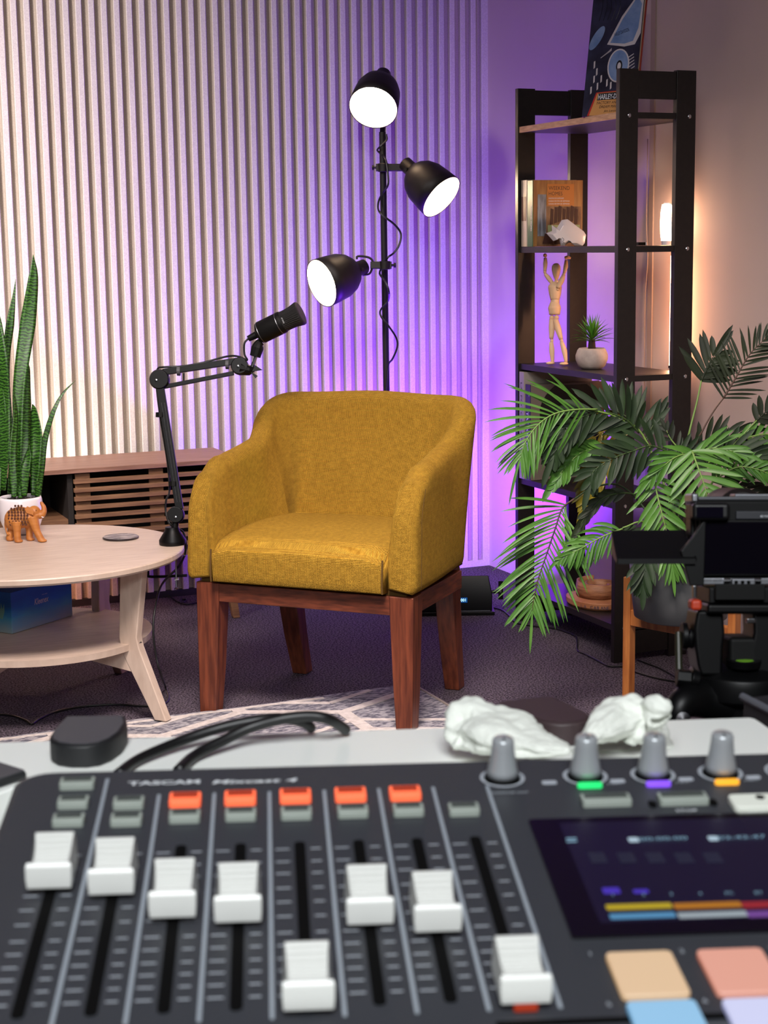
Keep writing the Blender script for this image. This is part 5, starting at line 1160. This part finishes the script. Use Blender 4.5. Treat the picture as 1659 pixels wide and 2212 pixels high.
def cloths():
    m = M['cloth']
    def cloth(name, label, px, rad, seed, sub=5):
        pts = [P(x, y, Z) for x, y, Z in px]; c = sum(pts, Vector()) / len(pts); c.z = DZ
        t = thing(name, label, 'cloth', c); sp = catmull(pts, 8); n = 44; rs = []
        ref = Zv
        for i, p in enumerate(sp):
            q = i / (len(sp) - 1) * (len(rad) - 1); k = min(int(q), len(rad) - 2); ra = rad[k][0] + (rad[k + 1][0] - rad[k][0]) * (q - k); rb = rad[k][1] + (rad[k + 1][1] - rad[k][1]) * (q - k)
            tan = (sp[min(i + 1, len(sp) - 1)] - sp[max(i - 1, 0)]).normalized(); s = tan.cross(ref).normalized(); u_ = s.cross(tan)
            row = []
            for j in range(n):
                a = 2 * PI * j / n; f = 1 + .32 * noise.noise(Vector((math.cos(a) * 1.6 + seed, math.sin(a) * 1.6, i * .10))) + .20 * noise.noise(Vector((math.cos(a) * 5, math.sin(a) * 5 + seed, i * .30))) + .10 * noise.noise(Vector((math.cos(a) * 11, math.sin(a) * 11 + seed, i * .7)))
                v = p + (s * math.cos(a) * ra + u_ * math.sin(a) * rb) * f; v.z = max(v.z, DZ + .0006 + .0004 * abs(math.sin(a * 3))); row.append(v)
            rs.append(row)
        b = MB(); b.rings(rs); b.build('crumpled_fabric', m, t, smooth=True, subsurf=1)
        return t
    cloth('crumpled_cloth', 'crumpled white cloth bunched in front of the dark brownish case', [(982, 1555, 1.05), (1010, 1560, 1.04), (1050, 1572, 1.03), (1100, 1590, 1.01), (1150, 1606, .995), (1200, 1618, .98), (1228, 1624, .97)], [(.003, .004), (.022, .015), (.026, .015), (.024, .012), (.018, .008), (.012, .004), (.002, .002)], 1.0)
    cloth('crumpled_cloth', 'peaked white cloth with a raised fold, right of the dark brownish case', [(1262, 1606, .985), (1290, 1580, 1.0), (1325, 1560, 1.02), (1355, 1548, 1.03), (1385, 1560, 1.03), (1410, 1540, 1.02), (1425, 1535, 1.01), (1432, 1548, 1.01)], [(.003, .003), (.009, .007), (.014, .012), (.018, .016), (.012, .014), (.010, .009), (.008, .009), (.002, .004)], 4.2)
    # flat spread part of the right cloth
    t = thing('spread_cloth', 'thin white cloth spread flat on the desk behind the silver knobs', 'cloth', onz(1350, 1600, DZ))
    b = MB(); b.open = True; n = 22; g = []
    c00, c10, c01, c11 = [onz(x, y, DZ) for x, y in ((1235, 1630), (1455, 1618), (1290, 1578), (1440, 1562))]
    for j in range(n + 1):
        for i in range(n + 1):
            u, v = i / n, j / n; p = (c00 * (1 - u) + c10 * u) * (1 - v) + (c01 * (1 - u) + c11 * u) * v
            p = p + Vector((.004 * noise.noise(Vector((u * 4, v * 4, 2))), .004 * noise.noise(Vector((u * 4, v * 4, 7))), 0)); p.z = DZ + .001 + .0045 * max(0, noise.noise(Vector((u * 3, v * 5, 1)))) * min(1, 4 * min(u, 1 - u, v, 1 - v) + .1); g.append(p)
    b.add(g, [(j * (n + 1) + i, j * (n + 1) + i + 1, (j + 1) * (n + 1) + i + 1, (j + 1) * (n + 1) + i) for j in range(n) for i in range(n)]); b.build('fabric', m, t, smooth=True, solid=.0006)
cloths()

# ------------------------------------------------------------ audio mixer
MS = 1.15
def mixer():
    vv = ray(564, 230).normalized(); n2 = ray(600, 1665).cross(ray(1600, 1638)); uu = n2.cross(vv).normalized()
    if uu.dot(rgt) < 0: uu = -uu
    nn = uu.cross(vv).normalized()
    if nn.z < 0: nn = -nn
    d0 = ray(463, 1717)
    def hit1(px, py): d = ray(px, py); return d * (d0.dot(nn) / d.dot(nn))
    sc = .0235 / abs((hit1(582, 1711) - hit1(463, 1717)).dot(uu))
    O = CAM + d0 * sc * MS
    def uvh(px, py, h=0):
        d = ray(px, py); o2 = O + nn * (h * .001 * MS); q = CAM + d * ((o2 - CAM).dot(nn) / d.dot(nn)) - O
        return q.dot(uu) / MS * 1000, q.dot(vv) / MS * 1000
    k = .001 * MS
    W = lambda u, v, h=0: O + uu * (u * k) + vv * (v * k) + nn * (h * k)
    MX = Matrix.Translation(O) @ Matrix((uu, vv, nn)).transposed().to_4x4() @ Matrix.Scale(k, 4)
    t = thing('audio_mixer', 'large dark grey audio mixer with eight white faders in the foreground', 'mixer', O - Vector((0, 0, O.z - DZ)))
    UL, UR, VB, VF = -84, 330, 29, -190
    # body: sloped panel over a wedge base that rests on the desk
    def rr(u0, v0, u1, v1, r, n=6):
        out = []
        for cx_, cy_, a0 in ((u1 - r, v1 - r, 0), (u0 + r, v1 - r, 90), (u0 + r, v0 + r, 180), (u1 - r, v0 + r, 270)):
            for i in range(n + 1): a = math.radians(a0 + 90 * i / n); out.append((cx_ + r * math.cos(a), cy_ + r * math.sin(a)))
        return out
    top = rr(UL, VF, UR, VB, 12)
    b = MB(); ring_t = [W(u, v, 0) for u, v in top]; ring_m = [W(u * 1.0, v, -3) for u, v in rr(UL - 3, VF - 2, UR + 3, VB + 2, 14)]
    ring_b = []
    for u, v in rr(UL + 2, VF + 6, UR - 2, VB - 2, 12): p = W(u, v, -3); ring_b.append(Vector((p.x, p.y, DZ + .0005)))
    b.rings([ring_b, ring_m]); b.build('chassis', M['mixer2'], t)
    b = MB(); b.rings([ring_m, [p + nn * (1.5 * k) for p in ring_m], [W(u, v, 0) for u, v in rr(UL - .5, VF + .5, UR + .5, VB - .5, 13)]]); b.build('panel', M['mixer'], t)
    par = t
    H = .25
    def plate(u0, v0, u1, v1, h0, h1, nm, m, par=t, r=1.0, bev=0):
        pl = rr(u0, v0, u1, v1, min(r, abs(u1 - u0) / 2.01, abs(v1 - v0) / 2.01), 3)
        b = MB(); b.rings([[W(u, v, h0) for u, v in pl], [W(u, v, h1) for u, v in pl]]); return b.build(nm, m, par, bevel=bev * k)
    ch = [-58.7 + 23.5 * i for i in range(8)]
    # divider lines and printed scales
    for i in range(8):
        u = -47 + 23.5 * i; plate(u - .75, -178, u + .75, (18.5 if i == 0 else 1.5) if i else 20, 0, .3, 'divider_line', mat('divider_grey', '#8b929a', .5) if i == 0 else bpy.data.materials['divider_grey'])
    for i, u in enumerate(ch):
        b = MB()
        for v in (-55, -66, -76, -88, -99, -110, -122, -131, -140, -148, -156, -164):
            for a0, a1 in ((-9.6, -4.2), (4.2, 8.2)): 
                w_ = .45; b.add([W(u + a0, v - w_, .3), W(u + a1, v - w_, .3), W(u + a1, v + w_, .3), W(u + a0, v + w_, .3)], [(0, 1, 2, 3)])
        b.open = True; b.build('printed_scale', M['print'], t)
        plate(u - 2.2, -172, u + 2.2, -48.5, 0, .35, 'fader_slot', M['slot'], r=2.1)
    # fader caps: pixel row of each cap's front foot
    for i, (x, y) in enumerate(((110, 1922), (240, 1935), (375, 1985), (513, 1995), (665, 2186), (797, 2000), (937, 2016), (1132, 2172))):
        u = ch[i]; v = uvh(x, y, 3.0)[1] + 0.6
        prof = [(0, 3), (-.2, 7), (.6, 11.5), (1.8, 13.0), (4, 11.6), (7, 10.6), (11, 10.6), (15, 11.6), (19, 13.6), (21.5, 15.6), (23, 15.4), (23.5, 12), (23.5, 3)]
        wd = [8.2, 8.6, 8.7, 8.3, 7.2, 6.9, 6.8, 6.9, 7.1, 7.4, 7.4, 7.8, 8.2]
        b = MB(); L_ = [W(u - w_, v + q[0], q[1]) for q, w_ in zip(prof, wd)]; R_ = [W(u + w_, v + q[0], q[1]) for q, w_ in zip(prof, wd)]
        b.rings([L_, R_]); f = b.build('fader_cap', M['capw'], t, bevel=.5 * k, seg=3, angle=25)
        b = MB()
        for q in (7, 9.2, 11.4, 13.6, 15.8, 18, 20): 
            hh = 10.6 + (0 if q < 11 else (q - 11) * .33 + max(0, q - 15) * .25); b.rings([[W(u + s * 6.2, v + q + dv, hh + dh) for dv, dh in ((-.35, -.2), (.35, -.2), (.2, .35), (-.2, .35))] for s in (-1, 1)])
        b.build('grip_ribs', M['capw'], f)
        b = MB(); b.box((u - 1.6, v + 8, -.5), (u + 1.6, v + 14, 3.2), MX); b.build('fader_stem', M['slot'], f)
        if i == 7: plate(u - 4, v - .5, u + 4, v + 1.2, .6, 2.9, 'lit_foot', M['btnod'], f)
    # buttons
    def button(px, py, m, nm, w_=6.4, d=4.3, ins=True, insm=None, u=None):
        a, v = uvh(px, py, 2); u = a if u is None else u
        o = plate(u - w_, v - d, u + w_, v + d, 0, 3.2, nm, m, r=1.2, bev=.5)
        if ins: plate(u - w_ + 1.3, v - d * .15, u + w_ - 1.3, v + d - 1.0, 3.2, 3.35, 'button_print', insm or M['btnd'], o, r=.5)
        return o
    for px, py in ((400, 1726), (519, 1722), (638, 1718), (757, 1715), (875, 1712)): o = button(px, py, M['btno'], 'mute_button', 6.6, 5.2, insm=M['btnod']); o['label'] = 'lit orange button'
    for px, py in ((399, 1762), (520, 1758), (640, 1755), (762, 1751), (882, 1748), (278, 1733), (273, 1769), (158, 1732), (148, 1770), (1002, 1747)): button(px, py, M['btn'], 'channel_button')
    button(167, 1691, M['btn'], 'channel_button', 7.4, 4.2)
    # knobs
    for i, (px, py, c) in enumerate(((1085, 1683, None), (1264, 1679, 'green'), (1410, 1676, 'purple'), (1556, 1672, 'amber'), (1700, 1668, 'amber'))):
        u, v = uvh(px, py, 0); c0 = W(u, v, 0)
        b = MB(); b.lathe([(9.6 * k, .2 * k), (9.8 * k, .7 * k), (9.0 * k, .8 * k), (8.8 * k, .2 * k)], c0, nn, 40); b.build('dial_ring', M['print'], t)
        b = MB(); b.lathe([(0, .2 * k), (7.9 * k, .2 * k), (7.6 * k, 2 * k), (0, 2.1 * k)], c0, nn, 40); b.build('knob_base', M['slot'], t)
        b = MB(); b.lathe([(0, 2 * k), (7.3 * k, 2 * k), (6.6 * k, 5 * k), (5.6 * k, 10 * k), (5.0 * k, 15 * k), (4.8 * k, 18.2 * k), (4.2 * k, 19.2 * k), (0, 19.4 * k)], c0, nn, 48); kn = b.build('knob', M['knob'], t, smooth=True); kn['label'] = 'silver knob'
        for p in kn.data.polygons: p.use_smooth = True
        b = MB(); b.box((u - .3, v - 4.2, 19.3), (u + .3, v - 1.0, 19.6), MX); b.build('knob_mark', M['slot'], kn)
        if c:
            o = plate(u - 5.4, v - 12.3, u + 5.4, v - 8.8, 0, 1.6, 'indicator_light', M[c], r=1.7); o['label'] = 'lit %s indicator' % c
            plate(u - 20, v - 6.5, u - 13.5, v - 3.2, 0, .3, 'printed_icon', M['print'])
        b = MB(); text_mesh(b, ('PHONES 1', 'PHONES 2', 'PHONES 3', 'PHONES 4', 'MONITOR')[(i + 3) % 5] if i else 'MONITOR OUT', W(u - 8, v - 17 if not c else v - 12, .3), uu, vv, 1.9 * k, 17 * k if not c else 8 * k) if (i == 0) else text_mesh(b, 'MIC', W(u + 8, v - 10, .3), uu, vv, 1.6 * k, 6 * k); b.build('knob_text', M['print'], t)
    # wide buttons under the knobs
    for px, py, m_, w_, d_ in ((1309, 1727, M['btn'], 10.5, 4.3), (1475, 1724, M['btn'], 10.5, 4.3)): o = button(px, py, m_, 'wide_button', w_, d_)
    u, v = uvh(1475, 1727, 2)
    for s in (-13, 13): plate(u + s - 1.6, v - 3.2, u + s + 1.6, v + 2.6, 0, .8, 'dark_pill', M['slot'], r=1.5)
    b = MB(); text_mesh(b, 'SOUND FX', W(uvh(1282, 1752)[0] + 2, uvh(1282, 1757)[1] - 1, .3), uu, vv, .01 * k, 4 * k); text_mesh(b, 'STOP', W(*uvh(1462, 1757), .3), uu, vv, 2.4 * k, 9 * k); text_mesh(b, 'REC', W(*uvh(1618, 1759), .3), uu, vv, 2.4 * k, 8 * k); b.build('button_text', M['printw'], t)
    u, v = uvh(1635, 1727, 3); o = plate(u - 11, v - 7, u + 12, v + 6.5, 0, 3, 'record_button', M['btnw'], r=2.5, bev=.6); o['label'] = 'large white record button'
    b = MB(); b.lathe([(0, 3 * k), (2 * k, 3 * k), (2 * k, 3.3 * k), (0, 3.3 * k)], W(u + 2, v + 2), nn, 20); b.build('record_dot', M['slot'], o)
    # screen
    u0, v1 = uvh(1146, 1775); _, v0 = uvh(1235, 2030); u0 = 129.5
    g = plate(u0, v0, UR - 12, v1, 0, 1.2, 'screen', M['glassb'], r=1.5)
    su0, sv0, su1, sv1 = u0 + 12, v0 + 9, UR - 20, v1 - 5
    plate(su0, sv0, su1, sv1, 1.2, 1.35, 'screen_area', M['scr'], g)
    def at(px, py): return uvh(px, py, 1.4)
    def bar(x0, y0, x1, y1, m, nm):
        a = at(x0, y0); c_ = at(x1, y1); plate(min(a[0], c_[0]), min(a[1], c_[1]), max(a[0], c_[0]), max(a[1], c_[1]), 1.35, 1.5, nm, m, g, r=.6)
    bar(1312, 1966, 1448, 1950, em('screen_yellow', '#c8ae20', .75), 'status_block'); bar(1459, 1964, 1597, 1947, em('screen_orange', '#c07a1c', .75), 'status_block'); bar(1607, 1962, 1740, 1944, em('screen_red', '#a82430', .7), 'status_block')
    bar(1320, 1986, 1456, 1970, em('screen_blue', '#5a9ac8', .75), 'status_block'); bar(1468, 1984, 1610, 1967, em('screen_white', '#a8b4bc', .75), 'status_block'); bar(1618, 1982, 1760, 1964, em('screen_violet', '#7c4aa0', .75), 'status_block')
    pu = em('screen_purple', '#4a32c0', .8); bar(1305, 1931, 1336, 1917, pu, 'level_meter'); bar(1370, 1930, 1399, 1921, pu, 'level_meter')
    lb = em('screen_text', '#8fb8d0', .8); bar(1224, 1819, 1246, 1816, lb, 'menu_line'); bar(1223, 1813, 1245, 1810, lb, 'menu_line')
    bar(1360, 1819, 1377, 1809, em('screen_icon', '#b8d0e0', .85), 'status_icon'); bar(1533, 1816, 1548, 1806, bpy.data.materials['screen_icon'], 'status_icon')
    b = MB()
    for s_, x, y, w_ in (('00:00:00', 1382, 1818, 19.5), ('02:42:47', 1552, 1815, 19.5)):
        text_mesh(b, s_, W(*at(x, y), 1.55), uu, vv, 2.7 * k, w_ * k)
    for i, (s_, x) in enumerate((('1', 1324), ('2', 1388), ('3', 1448), ('4', 1510), ('PC', 1568), ('BT', 1632))): text_mesh(b, s_, W(*at(x, 1938 - i), 1.55), uu, vv, 1.9 * k)
    b.build('screen_text', lb, g)
    b = MB()
    for i in range(5):
        x = 1272 + 62 * i; a = at(x, 1850); b.add([W(a[0], a[1] - 6, 1.5), W(a[0] + 6.5, a[1] - 6, 1.5), W(a[0] + 6.5, a[1] + 3, 1.5), W(a[0], a[1] + 3, 1.5)], [(0, 1, 2, 3)])
    b.open = True; b.build('dim_meter_block', em('screen_dim', '#232440', .6), g)
    # pads
    pm = lambda nm, c1, c2: mat(nm, c1, .45, emis=c2, estr=.42)
    for x0, y0, x1, y1, m_, num, nx, ny in ((1306, 2056, 1330, 2152, pm('pad_amber', '#b09c88', '#d8a868'), '1', 1275, 2062), (1502, 2050, 1528, 2146, pm('pad_coral', '#b08c80', '#dc7858'), '2', 1470, 2056), (1350, 2162, 1374, 2262, pm('pad_blue', '#88a0b0', '#50a8e0'), '5', 1312, 2172), (1556, 2156, 1584, 2256, pm('pad_lavender', '#b0b0bc', '#a8ace8'), '6', 1520, 2164), (1700, 2044, 1722, 2140, pm('pad_red', '#a07070', '#c04050'), '3', 1664, 2050)):
        a = uvh(x0, y0, 2.5); c_ = uvh(x1, y1, 2.5); o = plate(a[0], c_[1], a[0] + 23.2, a[1], 0, 2.6, 'pad', m_, r=2.2, bev=.7); o['label'] = {'1': 'lit amber pad', '2': 'lit coral pad', '5': 'lit sky blue pad', '6': 'lit pale lavender pad', '3': 'lit red pad'}[num]
        b = MB(); text_mesh(b, num, W(*uvh(nx, ny + 6), .3), uu, vv, 2.6 * k); b.build('pad_number', M['print'], t)
    # lettering
    b = MB(); text_mesh(b, 'TASCAM', W(*uvh(276, 1699), .3), uu, vv, 3.6 * k, 31 * k, off=.03); text_mesh(b, 'Mixcast 4', W(*uvh(458, 1696), .3), uu, vv, 3.6 * k, 37 * k, off=.02, shear=.2); b.build('lettering', M['printw'], t)
    plate(95, VF + 2.5, UR - 4, VF + 5.5, 0, .4, 'front_edge_line', M['slot'])
mixer()

# ------------------------------------------------------------ cables on the desk and the floor
def cable(name, label, pts, r, group=None, n=10, sm=8):
    t = MB(); t.tube(pts, r, n, sm); o = t.build(name, M['rubber'], None, smooth=True); return tag(o, label, 'cable', group)
D_ = lambda x, y, h: onz(x, y, DZ + h)
cable('audio_cable', 'thick black cable arching over the desk, the longer upper one', [D_(255, 1672, .004), D_(300, 1640, .0045), D_(380, 1605, .007), D_(450, 1580, .011), D_(520, 1562, .015), D_(590, 1552, .017), D_(640, 1556, .015), D_(665, 1566, .010), D_(672, 1573, .0055)], .0035)
cable('audio_cable', 'thick black cable arching over the desk, nearer than the longer one', [D_(385, 1665, .004), D_(420, 1633, .0045), D_(480, 1601, .009), D_(540, 1572, .015), D_(610, 1553, .020), D_(670, 1547, .021), D_(710, 1554, .018), D_(735, 1568, .010), D_(747, 1577, .005)], .0037)
zf = .0035
cable('floor_cable', 'thin black cable hanging from the table edge and lying across the dark carpet', [P(399, 1200, 4.10), P(385, 1225, 4.12), P(350, 1262, 4.05), P(336, 1310, 3.98), P(331, 1360, 3.96), P(337, 1415, 3.97), P(347, 1455, 4.0), onz(357, 1482, .012), onz(364, 1510, zf), onz(345, 1524, zf), onz(300, 1525, zf), onz(250, 1522, zf), onz(180, 1526, zf), onz(120, 1538, zf), onz(85, 1553, zf), onz(68, 1564, zf), onz(55, 1556, zf), onz(20, 1545, zf), onz(-40, 1543, zf)], .0028)
cable('floor_cable', 'black cable running along the carpet under the bookcase to the stage light', [onz(1062, 1312, zf), onz(1085, 1318, zf), onz(1100, 1330, zf), onz(1115, 1345, zf), onz(1150, 1352, zf), onz(1200, 1358, zf), onz(1240, 1372, zf), onz(1247, 1385, zf), onz(1248, 1405, zf), onz(1265, 1413, zf), onz(1290, 1426, zf), onz(1320, 1429, zf) + Vector((-.03, -.04, 0)), onz(1345, 1440, zf), onz(1375, 1452, zf), onz(1420, 1465, zf), onz(1470, 1474, zf)], .0026)
cable('floor_cable', 'thin black cable crossing the carpet behind the wooden plant stand', [onz(1376, 1425, zf), onz(1400, 1434, zf), onz(1430, 1446, zf), onz(1470, 1468, zf), onz(1520, 1490, zf)], .0022)
cable('floor_cable', 'black cable looping on the carpet between table and armchair near the back wall', [onz(330, 1268, zf), onz(360, 1273, zf), onz(365, 1285, zf), onz(385, 1300, zf), onz(398, 1301, zf), onz(402, 1295, zf), onz(392, 1294, zf), onz(390, 1302, zf), onz(405, 1305, zf), onz(430, 1300, zf)], .0024)
hg = onx(1398, 500, XR)
cable('wall_cable', 'thin pale cable hanging down the plain wall behind the bookcase', [onx(1399, 300, XR - .006), onx(1397, 480, XR - .006), onx(1399, 560, XR - .006), onx(1394, 640, XR - .006), onx(1392, 780, XR - .006), onx(1391, 1000, XR - .006)], .0016)
bpy.data.objects['wall_cable'].data.materials[0] = M['seam']
